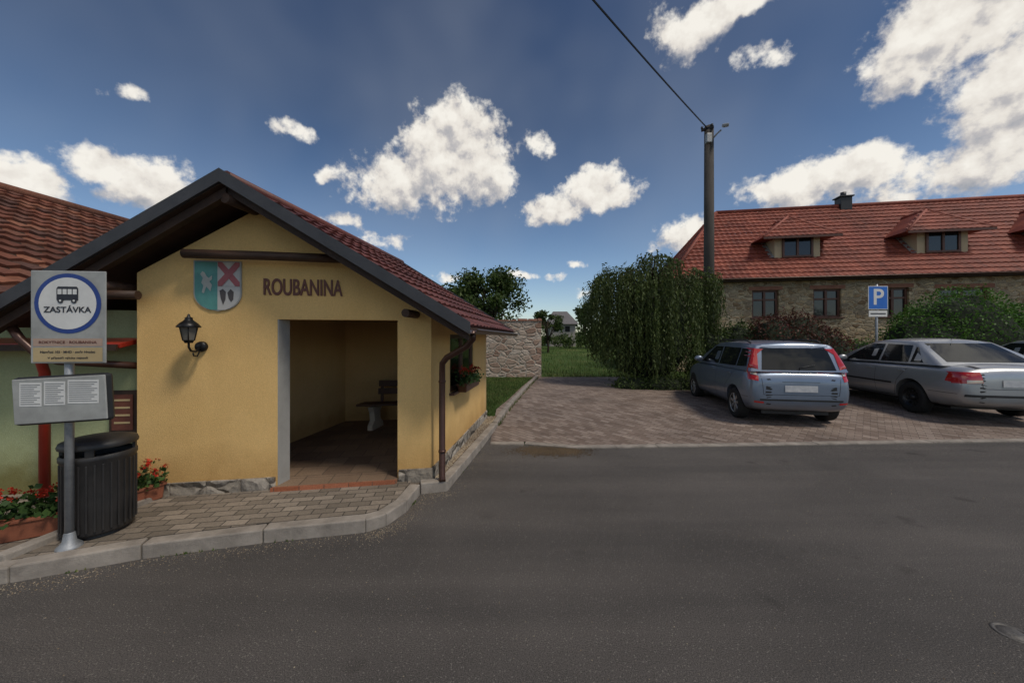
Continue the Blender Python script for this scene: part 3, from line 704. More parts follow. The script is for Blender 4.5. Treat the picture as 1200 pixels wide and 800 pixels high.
mesh('bus_icon_body',[(-.04,yy,zb),(.11,yy,zb),(.11,yy,zb+.09),(.10,yy,zb+.105),(-.03,yy,zb+.105),(-.04,yy,zb+.09)],[(0,1,2,3,4,5)],m_ink,BS)
for i in range(4): fl('bus_icon_window_%d'%i,-.032+.035*i,-.004+.035*i,zb+.045,zb+.085,m_white,yy-.001)
for i,x in enumerate((-.012,.082)): disc('bus_icon_wheel_%d'%i,.02,yy-.002,zb-.004,m_ink,x); disc('bus_icon_hub_%d'%i,.008,yy-.003,zb-.004,m_white,x)
text('word_zastavka','ZASTÁVKA',.062,m_ink,BS,(.035,yy,zc+.055),.33,.0005)
fl('line_field',-.205,.275,zc-.225,zc-.165,M('pinkish_strip',(.45,.32,.25),(.40,.28,.22)),-.0440)
fl('stop_name_field',-.205,.275,zc-.345,zc-.235,m_cream,-.0440)
text('line_text','ROKYTNICE · ROUBANINA',.028,m_letter,BS,(.035,-.046,zc-.195),.40,.0003)
text('stop_text','Náměstí 103 · MHD · směr Hradec',.024,m_ink,BS,(.035,-.046,zc-.27),.38,.0003)
text('stop_text_2','V případě výluky nejezdí',.02,m_ink,BS,(.035,-.046,zc-.315),.28,.0003)
m_print=M('print_grey',(.22,.22,.22),None,5,.8,0,0)
box('timetable_case',(.02,-.05,1.17),(.665,.05,.37),m_trim,BS,(0,R(-3),0),.03)
box('timetable_frame',(.02,-.079,1.17),(.635,.012,.34),m_signgrey,BS,(0,R(-3),0),.012)
for i,(x0,x1) in enumerate(((-.25,-.10),(-.085,.06),(.075,.29))):
    dz=.052*(x0+x1)/2
    fl('timetable_sheet_%d'%i,x0,x1,1.13+dz,1.31+dz,m_white,-.087)
    for r in range(10): fl('row_%d_%d'%(i,r),x0+.01,x1-.01-.02*((r*7)%3),1.29-.016*r+dz,1.295-.016*r+dz,m_print,-.0885)
for z in (2.0,1.6,1.28,1.08): box('clamp',(0,-.012,z),(.075,.05,.03),m_galv,BS)
LB=empty('litter_bin',(-3.52,3.06,.112))
lathe('bin_body',[(.0,.03),(.20,.03),(.205,.05),(.215,.3),(.218,.62),(.228,.64),(.228,.67),(.215,.68)],m_plastic,LB,36)
for k in range(30):
    t=2*math.pi*k/30; box('rib_%d'%k,(.217*math.cos(t),.217*math.sin(t),.34),(.012,.014,.54),m_plastic,LB,(0,0,t),.003)
lathe('bin_lid',[(.232,.735),(.236,.75),(.225,.78),(.17,.80),(0,.815)],m_plastic,LB,36)
lathe('bin_lid_inner',[(.232,.735),(.20,.735),(.0,.74)],m_plastic,LB,36)
for k in range(4):
    t=.6+math.pi/2*k; box('lid_post_%d'%k,(.21*math.cos(t),.21*math.sin(t),.705),(.02,.05,.08),m_plastic,LB,(0,0,t))
lathe('bin_foot',[(.17,.0),(.17,.035),(.0,.035)],m_plastic,LB,30)

# ------------------------------------------------------------ neighbouring green house
GH=wempty('green_house',(-7,6,0))
g0=V(-9.6,3.2,0); gd=(V(-3.97,3.92,0)-g0).normalized(); gn=V(-gd.y,gd.x,0); gl=(V(-3.97,3.92,0)-g0).length
wallholes('front_wall',g0,gd,gn,gl,.05,2.05,[(1.0,2.0,.9,1.8)],.3,m_green,GH)
box('window',tuple(g0+gd*1.5+gn*.15+V(0,0,1.35)),(1.0,.04,.9),m_glass,GH,(0,0,math.atan2(gd.y,gd.x)))
prism('side_wall',[(-4.3,4.2),(-4.15,4.2),(-3.9,9.5),(-4.3,9.5)],.05,2.0,m_green,GH)
G00,G10=V(-4.85,3.25,2.06),V(-4.45,9.6,2.06); G01,G11=V(-10.1,2.9,4.58),V(-9.45,9.2,4.58)
vs_=[G00,G10,G11,G01]; slab_o=mesh('roof_boards',[p-V(0,0,.02) for p in vs_]+[p-V(0,0,.12) for p in vs_],[(0,1,2,3),(7,6,5,4),(0,4,5,1),(1,5,6,2),(2,6,7,3),(3,7,4,0)],m_wood,GH)
tiles('roof_tiles',G00,G10,G01,G11,30,20,.035,m_tileN,GH)
tube('ridge_tiles',[G01+V(0,-.05,.03),G11+V(0,.05,.03)],.09,m_tileN,GH,10)
board('verge_red',G01+V(0,-.03,0),G00+V(.05,-.03,0),.10,.03,m_red,.06,GH)
board('fascia_red',G01+V(0,-.02,-.1),G00+V(.05,-.02,-.1),.05,.02,m_red,-.0,GH)
gutter('gutter_red',G10+V(.05,0,-.04),G00+V(.05,.0,-.04),.06,m_red,GH)
gr2=math.atan2(gd.y,gd.x)
box('canopy_red',(-5.05,3.60,1.70),(2.2,.28,.05),m_red,GH,(R(12),0,gr2),.008)
box('canopy_trim',(-5.05,3.45,1.655),(2.2,.02,.06),m_wood,GH,(0,0,gr2))
tube('downpipe_red',[(-4.62,3.5,1.66),(-4.70,3.58,1.5),(-4.72,3.62,1.4),(-4.72,3.62,.15)],.04,m_red,GH,14)
box('notice_board',(-4.15,3.84,.96),(.27,.04,.46),m_wood,GH,(0,0,gr2),.01)
box('notice_paper',(-4.148,3.815,.96),(.20,.004,.38),M('notice_red',(.16,.05,.03),(.1,.03,.02)),GH,(0,0,gr2))
for r in range(4): box('notice_line_%d'%r,(-4.147,3.811,1.09-.08*r),(.15,.003,.02),m_cream,GH,(0,0,gr2))

# ------------------------------------------------------------ stone garden wall
SW=wempty('stone_wall',(-3,14.9,0))
prism('masonry',[(-11,14.6),(1.2,14.75),(1.25,15.25),(-11,15.1)],.0,2.46,m_rubW,SW)
vs=[];fs=[]
x=-11
while x<1.2:
    wd=random.uniform(.25,.5); h=random.uniform(.03,.12); x1=min(x+wd,1.24); y0=14.56+(x+11)*.0123; i=len(vs)
    vs+=[(x,y0,2.46),(x1-.01,y0,2.46),(x1-.01,y0+.6,2.46),(x,y0+.6,2.46),(x+.02,y0+.01,2.46+h),(x1-.03,y0+.02,2.46+h*.9),(x1-.03,y0+.58,2.46+h),(x+.02,y0+.58,2.46+h)]
    fs+=[tuple(i+t for t in f) for f in [(0,3,2,1),(4,5,6,7),(0,1,5,4),(1,2,6,5),(2,3,7,6),(3,0,4,7)]]; x=x1
    if x1>=1.24: break
mesh('coping',vs,fs,M('brick_coping',(.34,.16,.11),(.22,.11,.08),6,.9,0,.4,30),SW)

# ------------------------------------------------------------ stone house (right)
HS=wempty('stone_house',(17,19,0))
ha=V(.986,-.166,0); hb=V(.166,.986,0); E=V(9.5,17,0)
def hp(s,d,z): return E+ha*s+hb*d+V(0,0,z)
S0,S1=-1.95,22; hz=4.54; rd=4.05; rz=8.95; sl=(rz-hz)/rd
wins=[(2.5,1.15,2.72,4.02),(5.1,1.15,2.72,4.02),(7.77,1.15,2.72,4.02),(10.4,1.9,2.85,3.95),(14.2,1.15,2.72,4.02),(17.5,1.15,2.72,4.02)]
wS=S0+.45
wallholes('front_wall',hp(wS,.45,0),ha,hb,S1-wS,-.1,4.42,[(s-w_/2-wS,s+w_/2-wS,z0,z1) for s,w_,z0,z1 in wins],.45,m_rub,HS)
prism('end_wall',[tuple(hp(wS,.9,0))[:2],tuple(hp(wS+.4,.9,0))[:2],tuple(hp(wS+.4,2*rd-.45,0))[:2],tuple(hp(wS,2*rd-.45,0))[:2]],-.1,4.42,m_rub,HS)
prism('back_wall',[tuple(hp(wS,2*rd-.44,0))[:2],tuple(hp(S1,2*rd-.44,0))[:2],tuple(hp(S1,2*rd-.04,0))[:2],tuple(hp(wS,2*rd-.04,0))[:2]],-.1,4.42,m_rub,HS)
m_wfr=M('window_frame_brown',(.12,.042,.022),(.07,.026,.014),8,.5,0,.1)
hr=math.atan2(-.166,.986)
m_lint=M('brick_lintel',(.32,.15,.095),(.22,.09,.06),8,.9,0,.4)
for i,(s,w_,z0,z1) in enumerate(wins):
    c=(z0+z1)/2
    box('glass_%d'%i,tuple(hp(s,.62,c)),(w_-.02,.015,z1-z0-.02),m_glass,HS,(0,0,hr))
    for j,(ss,ww) in enumerate(((s-w_/2+.05,.09),(s,.10),(s+w_/2-.05,.09))): box('frame_v_%d_%d'%(i,j),tuple(hp(ss,.58,c)),(ww,.06,z1-z0-.004),m_wfr,HS,(0,0,hr))
    for j,zz in enumerate((z0+.045,c+.2,z1-.045)): box('frame_h_%d_%d'%(i,j),tuple(hp(s,.585,zz)),(w_-.19,.05,.08),m_wfr,HS,(0,0,hr))
    box('sill_%d'%i,tuple(hp(s,.43,z0-.035)),(w_+.16,.14,.06),m_wfr,HS,(0,0,hr))
    box('lintel_%d'%i,tuple(hp(s,.445,z1+.09)),(w_+.3,.03,.17),m_lint,HS,(0,0,hr))
hipw=3.6
H00,H10,H01,H11=hp(S0,0,hz),hp(S1+.5,0,hz),hp(S0,rd,rz),hp(S1+.5,rd,rz); Lh=S1+.5-S0
tiles('roof_tiles_front',H00,H10,H01,H11,int(Lh/.26),19,.04,m_tileH,HS,keep=lambda s,t: s*Lh>=t*hipw-.05)
tiles('roof_tiles_hip',hp(S0,2*rd,hz),hp(S0,0,hz),hp(S0+hipw,2*rd,rz),hp(S0+hipw,0,rz),27,17,.035,m_tileH,HS,keep=lambda s,t: t/2-.02<=s<=1-t/2+.02)
tiles('roof_tiles_back',hp(S1+.5,2*rd,hz),hp(S0,2*rd,hz),hp(S1+.5,rd,rz),hp(S0,rd,rz),int(Lh/.30),18,.035,m_tileH,HS,keep=lambda s,t: (1-s)*Lh>=t*hipw-.05)
tube('ridge_tiles',[hp(S0+hipw,rd,rz+.02),hp(S1+.5,rd,rz+.02)],.12,m_tileH,HS,10)
tube('hip_tiles',[hp(S0,0,hz+.02),hp(S0+hipw,rd,rz+.02)],.11,m_tileH,HS,10)
tube('hip_tiles_back',[hp(S0,2*rd,hz+.02),hp(S0+hipw,rd,rz+.02)],.11,m_tileH,HS,10)
gutter('gutter',hp(S0,-.05,hz-.01),hp(S1+.5,-.05,hz-.01),.07,m_brown,HS)
mesh('soffit',[hp(S0,.02,hz-.05),hp(S1+.5,.02,hz-.05),hp(S1+.5,.6,hz-.05),hp(S0,.6,hz-.05),hp(S0,.02,hz-.12),hp(S1+.5,.02,hz-.12),hp(S1+.5,.6,hz-.12),hp(S0,.6,hz-.12)],[(0,1,2,3),(7,6,5,4),(0,4,5,1),(1,5,6,2),(2,6,7,3),(3,7,4,0)],m_wood,HS)
c=hp(8.1,rd,0); box('chimney',(c.x,c.y,9.05),(.55,.5,.7),m_trim,HS,(0,0,hr),.02); box('chimney_cap',(c.x,c.y,9.44),(.68,.62,.06),m_trim,HS,(0,0,hr)); tube('chimney_cowl',[(c.x,c.y,9.45),(c.x,c.y,9.72)],.13,m_slate,HS,12)
m_dst=stucco('dormer_stucco',(.52,.42,.28),(.45,.36,.24),(1,1,1))
m_hipt=M('hip_tile',(.34,.10,.062),(.25,.07,.045),5,.7,0,.3)
def dormer(s,d,i):
    zb=hz+sl*d; w2=.98; hgt=1.12; zt_=zb+hgt
    dback=(zt_-hz)/sl
    vs=[hp(s-w2,d,zb-.1),hp(s+w2,d,zb-.1),hp(s+w2,d,zt_),hp(s-w2,d,zt_),hp(s-w2,dback+.2,zt_),hp(s+w2,dback+.2,zt_)]
    mesh('dormer_%d_body'%i,vs,[(0,1,2,3),(1,5,2),(0,3,4),(3,2,5,4)],m_dst,HS)
    box('dormer_%d_window'%i,tuple(hp(s,d-.015,zb+.52)),(1.2,.02,.82),m_glass,HS,(0,0,hr))
    for k,x in enumerate((-.62,0,.62)): box('dormer_%d_fv%d'%(i,k),tuple(hp(s+x,d-.04,zb+.52)),(.09,.06,.90),m_wfr,HS,(0,0,hr))
    for k,z in enumerate((.06,.98)): box('dormer_%d_fh%d'%(i,k),tuple(hp(s,d-.042,zb+z)),(1.34,.06,.08),m_wfr,HS,(0,0,hr))
    ew=1.66; ov=.40; zr_=zt_+1.10; ez=zt_-.16; de=(ez-hz)/sl; dr_=(zr_-hz)/sl; fd=d-ov; pk_=1.15
    A,B=hp(s-ew,fd,ez),hp(s+ew,fd,ez); ap=hp(s,fd+pk_,zr_); bk=hp(s,dr_+.1,zr_); Ab,Bb=hp(s-ew,de+.05,ez),hp(s+ew,de+.05,ez)
    tiles('dormer_%d_roof_front'%i,A,B,hp(s-ew,fd+pk_,zr_),hp(s+ew,fd+pk_,zr_),14,6,.035,m_tileH,HS,keep=lambda q,t:t/2-.03<=q<=1-t/2+.03)
    mesh('dormer_%d_roof_sides'%i,[A,B,ap,bk,Ab,Bb],[(0,2,3,4),(1,5,3,2),(0,4,5,1)],m_tileH,HS,uvs=[[(0,0),(3,4),(6,4),(3,0)],[(0,0),(3,0),(6,4),(3,4)],[(0,0)]*4])
    tube('dormer_%d_hip_l'%i,[A,ap],.06,m_hipt,HS,8); tube('dormer_%d_hip_r'%i,[B,ap],.06,m_hipt,HS,8); tube('dormer_%d_ridge'%i,[ap,bk],.07,m_hipt,HS,8)
    board('dormer_%d_fascia'%i,A,B,.1,.03,m_wfr,.0,HS)
    mesh('dormer_%d_flashing'%i,[hp(s-w2-.22,d,zb+.05),hp(s-w2,d,zb+.05),hp(s-w2,dback,zt_+.05),hp(s-w2-.22,dback,zt_+.05)],[(0,1,2,3)],m_galv,HS)
for i,s in enumerate((4.15,10.06,15.0)): dormer(s,1.0,i)

# ------------------------------------------------------------ distant cottage + trees
DC=wempty('distant_cottage',(6.6,53,0))
m_grayroof=M('grey_roof',(.17,.16,.16),(.11,.10,.10),4,.8); m_pale=M('pale_wall',(.34,.31,.28),(.27,.25,.22),4,.9)
prism('walls',[(5.6,53),(9.4,53),(9.4,59),(5.6,59)],0,3.9,m_pale,DC)
mesh('roof',[(5.2,52.5,3.8),(9.8,52.5,3.8),(9.8,59.5,3.8),(5.2,59.5,3.8),(6.4,56,5.9),(8.6,56,5.9)],[(0,1,5,4),(1,2,5),(2,3,4,5),(3,0,4),(0,3,2,1)],m_grayroof,DC)
for i,x in enumerate((6.5,8.2)): box('window_%d'%i,(x,52.98,3.1),(.7,.05,.8),m_glass,DC)
m_leafD=leafmat('leaves_dark',[(.022,.045,.010),(.045,.078,.016),(.07,.11,.026),(.095,.13,.038)],.6,.25)
m_leafW=leafmat('weeping_leaves',[(.036,.058,.015),(.063,.092,.025),(.095,.128,.038),(.13,.16,.058)],.6,.3)
m_leafG=leafmat('leaves_green',[(.045,.11,.016),(.07,.16,.024),(.11,.22,.04)],.55,.3)
m_leafR=leafmat('leaves_purple',[(.06,.020,.018),(.11,.030,.026),(.055,.05,.022),(.17,.055,.045)],.6,.25)
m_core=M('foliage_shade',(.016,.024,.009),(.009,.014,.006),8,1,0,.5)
def tree(name,x,y,z0,h,wd,nl=9000,ls=.22,mat=m_leafD,trunk=.35,cl=26):
    e=wempty(name,(x,y,z0)); th=h*trunk
    tube('trunk',[(x,y,z0-.1),(x+.05,y,z0+th*.6),(x-.05,y,z0+th*1.3),(x,y,z0+h*.7)],[.05*h*.5,.04*h*.5,.03*h*.5,.01*h],m_bark,e,10)
    vs=[];fs=[]
    for i in range(cl):
        t=random.random(); ph=random.uniform(0,6.28)
        zz=z0+th*.8+(h-th)*(.08+.84*t); rr=wd/2*math.sqrt(max(.05,1-((t-.42)/.62)**2))*random.uniform(.35,.85)
        c=V(x+math.cos(ph)*rr,y+math.sin(ph)*rr,zz); r=wd*random.uniform(.10,.19)
        tube('limb_%d'%i,[(x,y,z0+th*random.uniform(.7,1.3)),((x+c.x)/2,(y+c.y)/2,zz-.25*(zz-z0-th)-.1),tuple(c)],[.018*h*.5,.011*h*.5,.004*h*.5],m_bark,e,6)
        blobleaves(vs,fs,c,(r,r,r*.8),nl//cl,ls,.15)
    mesh('crown',vs,fs,mat,e); return e
tree('deciduous_tree',-1.3,23,.1,6.6,6.2,12000,.24,m_leafD,.3,34)
tree('deciduous_tree',-4.5,25,.1,5.4,4.5,5000,.26,m_leafD,.3,18)
tree('deciduous_tree',3.6,36,.1,4.9,3.6,3500,.24,m_leafD,.25,16)
tree('deciduous_tree',12.2,60,.2,8.5,6,4000,.4,m_leafD,.3,16)
vs=[];fs=[]
for i in range(330):
    x=random.uniform(-120,150); y=random.uniform(66,115); r=random.uniform(1.4,3.0); h=random.uniform(1.0,4.4)
    blobleaves(vs,fs,(x,y,h),(r*1.3,r,r),90,.75,.3)
for i in range(46):
    x=random.uniform(-2,16); y=random.uniform(44,50); r=random.uniform(.5,1.1)
    blobleaves(vs,fs,(x,y,random.uniform(.9,2.2)),(r*1.4,r,r),120,.34,.2)
mesh('distant_trees',vs,fs,m_leafD)
WT=wempty('weeping_tree',(4.95,12.5,.1))
wx,wy=4.95,12.7
tube('trunk',[(wx,wy,0),(wx+.1,wy,1.2),(wx-.05,wy,2.6),(wx,wy,3.9)],[.16,.13,.1,.05],m_bark,WT,10)
vs=[];fs=[]
def topz(dx,dy):
    q=(dx/2.3)**2+(dy/1.7)**2
    return 4.38-1.35*min(1.15,q)**1.4+.22*math.sin(dx*3.1+1)+.18*math.sin(dy*4+dx*2)
for bnd in range(200):
    ph=random.uniform(0,2*math.pi); rr=math.sqrt(random.uniform(.0,1.0)) if bnd%3 else random.uniform(.75,1.02)
    dx=math.cos(ph)*rr*2.25; dy=math.sin(ph)*rr*1.6; zt0=topz(dx,dy)+random.uniform(-.15,.22)
    if bnd%4==0: tube('limb_%d'%bnd,[(wx,wy,min(3.6,zt0-.2)),(wx+dx*.5,wy+dy*.5,zt0+.12),(wx+dx,wy+dy,zt0)],[.03,.018,.006],m_bark,WT,5)
    low=.25 if abs(dx)<1.2 else (.35+.9*(abs(dx)-1.2))
    bend=max(low+random.choice([0,.1,.3,.7,1.3]),zt0-3.9)
    br=random.uniform(.07,.17)
    for s_ in range(random.randint(5,8)):
        x=wx+dx+random.gauss(0,br); y=wy+dy+random.gauss(0,br); z=zt0+random.uniform(-.15,.12)
        end=bend+random.uniform(0,.6); ph2=random.uniform(0,6.28)
        for k in range(4): quadleaf(vs,fs,V(x-dx*.03*k,y-dy*.03*k,z+.02*k),.10,.45)
        while z>end:
            z-=random.uniform(.055,.095); x+=dx*.0012+.007*math.sin(z*2.6+ph2); y+=dy*.0012
            quadleaf(vs,fs,V(x+random.gauss(0,.022),y+random.gauss(0,.022),z),.115,.36,V(random.gauss(0,.4),random.gauss(0,.4),-1).normalized())
mesh('hanging_foliage',vs,fs,m_leafW,WT)
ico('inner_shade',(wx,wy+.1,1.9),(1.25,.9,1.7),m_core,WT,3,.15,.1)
def bush(name,blobs_,nl,ls,mat,zmin=.1):
    cx=sum(q[0] for q in blobs_)/len(blobs_); cy=sum(q[1] for q in blobs_)/len(blobs_)
    e=wempty(name,(cx,cy,zmin)); vs=[];fs=[]
    tot=sum(q[3]*q[5] for q in blobs_)
    for j,q in enumerate(blobs_):
        blobleaves(vs,fs,q[:3],q[3:],int(nl*q[3]*q[5]/tot),ls,.8,zmin)
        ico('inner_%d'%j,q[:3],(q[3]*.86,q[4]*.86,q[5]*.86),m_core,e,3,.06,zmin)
        for k in range(14):
            d=V(random.gauss(0,1),random.gauss(0,1),abs(random.gauss(0,1))).normalized(); p=Vector(q[:3])+V(d.x*q[3],d.y*q[4],d.z*q[5])
            for t in range(7): quadleaf(vs,fs,p+d*.045*t+V(random.gauss(0,.02),random.gauss(0,.02),random.gauss(0,.02)),ls*.9)
    mesh('leaves',vs,fs,mat,e)
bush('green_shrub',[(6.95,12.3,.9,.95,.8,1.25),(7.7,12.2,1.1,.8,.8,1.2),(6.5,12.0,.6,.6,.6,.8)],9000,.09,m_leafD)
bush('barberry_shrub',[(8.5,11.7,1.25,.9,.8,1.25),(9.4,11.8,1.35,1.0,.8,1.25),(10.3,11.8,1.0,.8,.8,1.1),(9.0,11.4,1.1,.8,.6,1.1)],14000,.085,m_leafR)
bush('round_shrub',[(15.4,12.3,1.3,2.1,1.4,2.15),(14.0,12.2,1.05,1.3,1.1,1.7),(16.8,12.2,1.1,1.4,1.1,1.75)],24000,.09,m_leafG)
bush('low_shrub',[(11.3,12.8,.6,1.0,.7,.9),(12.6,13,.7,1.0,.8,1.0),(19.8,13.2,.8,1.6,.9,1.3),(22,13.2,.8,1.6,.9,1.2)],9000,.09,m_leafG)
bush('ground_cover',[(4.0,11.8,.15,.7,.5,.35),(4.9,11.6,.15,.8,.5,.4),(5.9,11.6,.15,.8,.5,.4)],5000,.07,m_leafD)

# ------------------------------------------------------------ utility pole, lamp, wires
UP=wempty('utility_pole',(7.42,13.5,0))
tube('shaft',[(7.42,13.5,-.1),(7.42,13.5,9.7)],[.20,.16],m_conc,UP,16)
box('crossarm',(7.32,13.42,9.58),(.42,.08,.08),m_black,UP,(0,0,R(-35)))
for i,x in enumerate((-.15,.12)):
    px=7.32+x; py=13.42-x*.7
    lathe('insulator_%d'%i,[(.02,0),(.05,.02),(.03,.05),(.05,.08),(.0,.11)],m_plastic,UP,12,(px,py,9.62))
tube('lamp_arm',[(7.42,13.4,9.1),(7.58,13.25,9.3),(7.68,13.15,9.38)],.03,m_galv,UP,8)
box('lamp_head',(7.74,13.0,9.46),(.18,.62,.12),m_galv,UP,(R(28),0,R(-25)),.03)
box('fuse_box',(7.3,13.30,9.15),(.2,.14,.34),m_galv,UP,(0,0,0),.02)
for i,(dx,dz) in enumerate(((0,0),(.05,-.08))):
    p0=V(7.25+dx,13.4,9.66+dz); p1=V(-9+dx*.6,-2.9,9.2+dz); pts=[]
    for k in range(25):
        t=k/24; p=p0.lerp(p1,t); p.z-=.5*4*t*(1-t)*.6; pts.append(p)
    tube('wire_%d'%i,pts,.016,m_black,UP,6)

# ------------------------------------------------------------ parking sign
PS=empty('parking_sign',(11.9,11.7,.1))
tube('post',[(0,0,0),(0,0,3.4)],.035,m_galv,PS,12)
box('plate',(0,-.045,2.96),(.64,.012,.76),m_white,PS,bev=.004)
fl('blue_field',-.30,.30,2.60,3.32,m_blueP,-.0525,PS)
text('letter_p','P',.72,m_white,PS,(0,-.054,2.96),None,.001)
box('supplementary_plate',(0,-.045,2.44),(.60,.012,.2),m_white,PS,bev=.004)
fl('supp_text',-.25,.25,2.42,2.46,m_ink,-.0525,PS)

# ------------------------------------------------------------ cars
def apply_mods(o):
    bpy.context.view_layer.update()
    dg=bpy.context.evaluated_depsgraph_get(); me=bpy.data.meshes.new_from_object(o.evaluated_get(dg))
    o.modifiers.clear(); o.data=me
def car(name,loc,heading,sc,mpaint,st,gh,wb,wr,spec):
    E_=empty(name,loc,-heading); E_.scale=(sc,sc,sc)
    vs=[];fs=[]
    for (y,w_,zb,zs_,zt_) in st:
        h=zs_-zb
        half=[(0,zb),(w_*.80,zb),(w_*.955,zb+.07),(w_*1.0,zb+h*.42),(w_*.995,zb+h*.62),(w_*.965,zs_-.07),(w_*.90,zs_),(w_*.5,zt_),(0,zt_+.006)]
        loop=half+[(-x,z) for x,z in half[-2:0:-1]]
        vs+=[(x,y,z) for x,z in loop]
    n=16; ns=len(st)
    for i in range(ns-1):
        for k in range(n): fs.append((i*n+k,i*n+(k+1)%n,(i+1)*n+(k+1)%n,(i+1)*n+k))
    fs.append(tuple(range(n))); fs.append(tuple((ns-1)*n+k for k in range(n)))
    body=mesh('body',vs,fs,mpaint); fixn(body)
    body.modifiers.new('s','SUBSURF').levels=2
    apply_mods(body)
    cut=[]
    for y in (0,wb):
        for sx in (-1,1):
            c=lathe('cut',[(0,.52),(wr+.055,.52),(wr+.055,1.2),(0,1.2)],None,None,40,(0,0,0),'X')
            bm=bmesh.new(); bm.from_mesh(c.data); bmesh.ops.remove_doubles(bm,verts=bm.verts,dist=1e-5)
            for v in bm.verts: v.co=Vector((v.co.x*sx,v.co.y+y,v.co.z+wr+.01))
            bmesh.ops.recalc_face_normals(bm,faces=bm.faces); bm.to_mesh(c.data); bm.free()
            md=body.modifiers.new('c','BOOLEAN'); md.operation='DIFFERENCE'; md.solver='EXACT'; md.object=c; cut.append(c)
    apply_mods(body)
    for c in cut: bpy.data.objects.remove(c)
    body.data.materials.clear(); body.data.materials.append(mpaint); body.data.materials.append(m_trim)
    for p in body.data.polygons:
        p.use_smooth=True; c=p.center; p.material_index=0
        for y in (0,wb):
            if math.hypot(c.y-y,c.z-wr-.01)<wr+.0535 and abs(c.x)>.515 and abs(c.x)<1.19: p.material_index=1
        if c.z<.27: p.material_index=1
        if abs(abs(c.x)-.52)<.01: p.material_index=1
    try: body.data.set_sharp_from_angle(angle=R(40))
    except Exception: pass
    A,B,C,Dp=gh['A'],gh['B'],gh['C'],gh['D']; wb_,wt_,cr=gh['wb'],gh['wt'],gh['crown']
    gv=[];gf=[]
    NX=7
    path=[]
    path.append((A[0],A[1],wb_,0,-.035)); path.append(((A[0]*.5+B[0]*.5),(A[1]+B[1])/2+.01,(wb_+wt_)/2+.01,.0,-.035))
    path.append((B[0],B[1],wt_,cr,0)); path.append((B[0]*.7+C[0]*.3,B[1]*.7+C[1]*.3+.03,wt_+.008,cr,0)); path.append((B[0]*.3+C[0]*.7,B[1]*.3+C[1]*.7+.03,wt_+.008,cr,0))
    path.append((C[0],C[1],wt_,cr,0)); path.append(((C[0]+Dp[0])/2,(C[1]+Dp[1])/2+.015,(wb_+wt_)/2+.01,0,.08)); path.append((Dp[0],Dp[1],wb_-.02,0,.14))
    for (y,z,hw,cz,bow) in path:
        for i in range(NX):
            t=-1+2*i/(NX-1); gv.append((hw*t,y+bow*(1-t*t),z+cz*(1-t*t)))
    npth=len(path)
    for j in range(npth-1):
        for i in range(NX-1): q=j*NX+i; gf.append((q,q+1,q+NX+1,q+NX))
    belt=[(p[0],(A[1]+(Dp[1]-A[1])*((p[0]-A[0])/(Dp[0]-A[0])))) for p in path]
    for sx,i in ((-1,0),(1,NX-1)):
        bi=len(gv)
        for (y,z) in belt: gv.append((sx*wb_,y,z))
        for j in range(1,npth-2):
            gf.append((j*NX+i,(j+1)*NX+i,bi+j+1,bi+j))
        gf.append((0*NX+i,1*NX+i,bi+1)); gf.append(((npth-2)*NX+i,(npth-1)*NX+i,bi+npth-2))
    g=mesh('greenhouse',gv,gf,mpaint); fixn(g)
    bv=g.modifiers.new('b','BEVEL'); bv.width=.05; bv.segments=3; bv.limit_method='ANGLE'; bv.angle_limit=R(28)
    apply_mods(g)
    for p in g.data.polygons: p.use_smooth=True
    allv=[v.co.copy() for v in body.data.vertices]; allf=[tuple(p.vertices) for p in body.data.polygons]; off=len(allv)
    allv+=[v.co.copy() for v in g.data.vertices]; allf+=[tuple(v+off for v in p.vertices) for p in g.data.polygons]
    bvh=BVHTree.FromPolygons(allv,allf)
    attach(body,E_); attach(g,E_)
    def cast(axis,u,v):
        if axis=='L': o_,d_=V(-3,u,v),V(1,0,0)
        elif axis=='R': o_,d_=V(3,u,v),V(-1,0,0)
        elif axis=='B': o_,d_=V(u,-4,v),V(0,1,0)
        elif axis=='F': o_,d_=V(u,8,v),V(0,-1,0)
        else: o_,d_=V(u,v,4),V(0,0,-1)
        h,nn,_,_=bvh.ray_cast(o_,d_)
        if h is None: return None,None
        if nn.dot(d_)>0: nn=-nn
        return h,nn
    def patch(nm,axis,q,mat,off=.004,nu=10,nv=8):
        vs=[];ok=[]
        for j in range(nv+1):
            for i in range(nu+1):
                s,t=i/nu,j/nv
                u=(q[0][0]*(1-s)+q[1][0]*s)*(1-t)+(q[3][0]*(1-s)+q[2][0]*s)*t
                v=(q[0][1]*(1-s)+q[1][1]*s)*(1-t)+(q[3][1]*(1-s)+q[2][1]*s)*t
                h,nn=cast(axis,u,v)
                if h is None: vs.append(V(0,0,.5)); ok.append(False)
                else: vs.append(h+nn*off); ok.append(True)
        fs=[]
        for j in range(nv):
            for i in range(nu):
                a_=j*(nu+1)+i; f=(a_,a_+1,a_+nu+2,a_+nu+1)
                if all(ok[t] for t in f): fs.append(f)
        return mesh(nm,vs,fs,mat,E_,True)
    def seam(nm,axis,pts,wd=.007,mat=m_trim,off=.0025):
        for (p,q) in zip(pts[:-1],pts[1:]):
            d=Vector((q[0]-p[0],q[1]-p[1]))
            if d.length<1e-4: continue
            nn=Vector((-d.y,d.x)).normalized()*wd/2
            patch(nm,axis,[(p[0]-nn.x,p[1]-nn.y),(q[0]-nn.x,q[1]-nn.y),(q[0]+nn.x,q[1]+nn.y),(p[0]+nn.x,p[1]+nn.y)],mat,off,max(2,int(d.length/.06)),1)
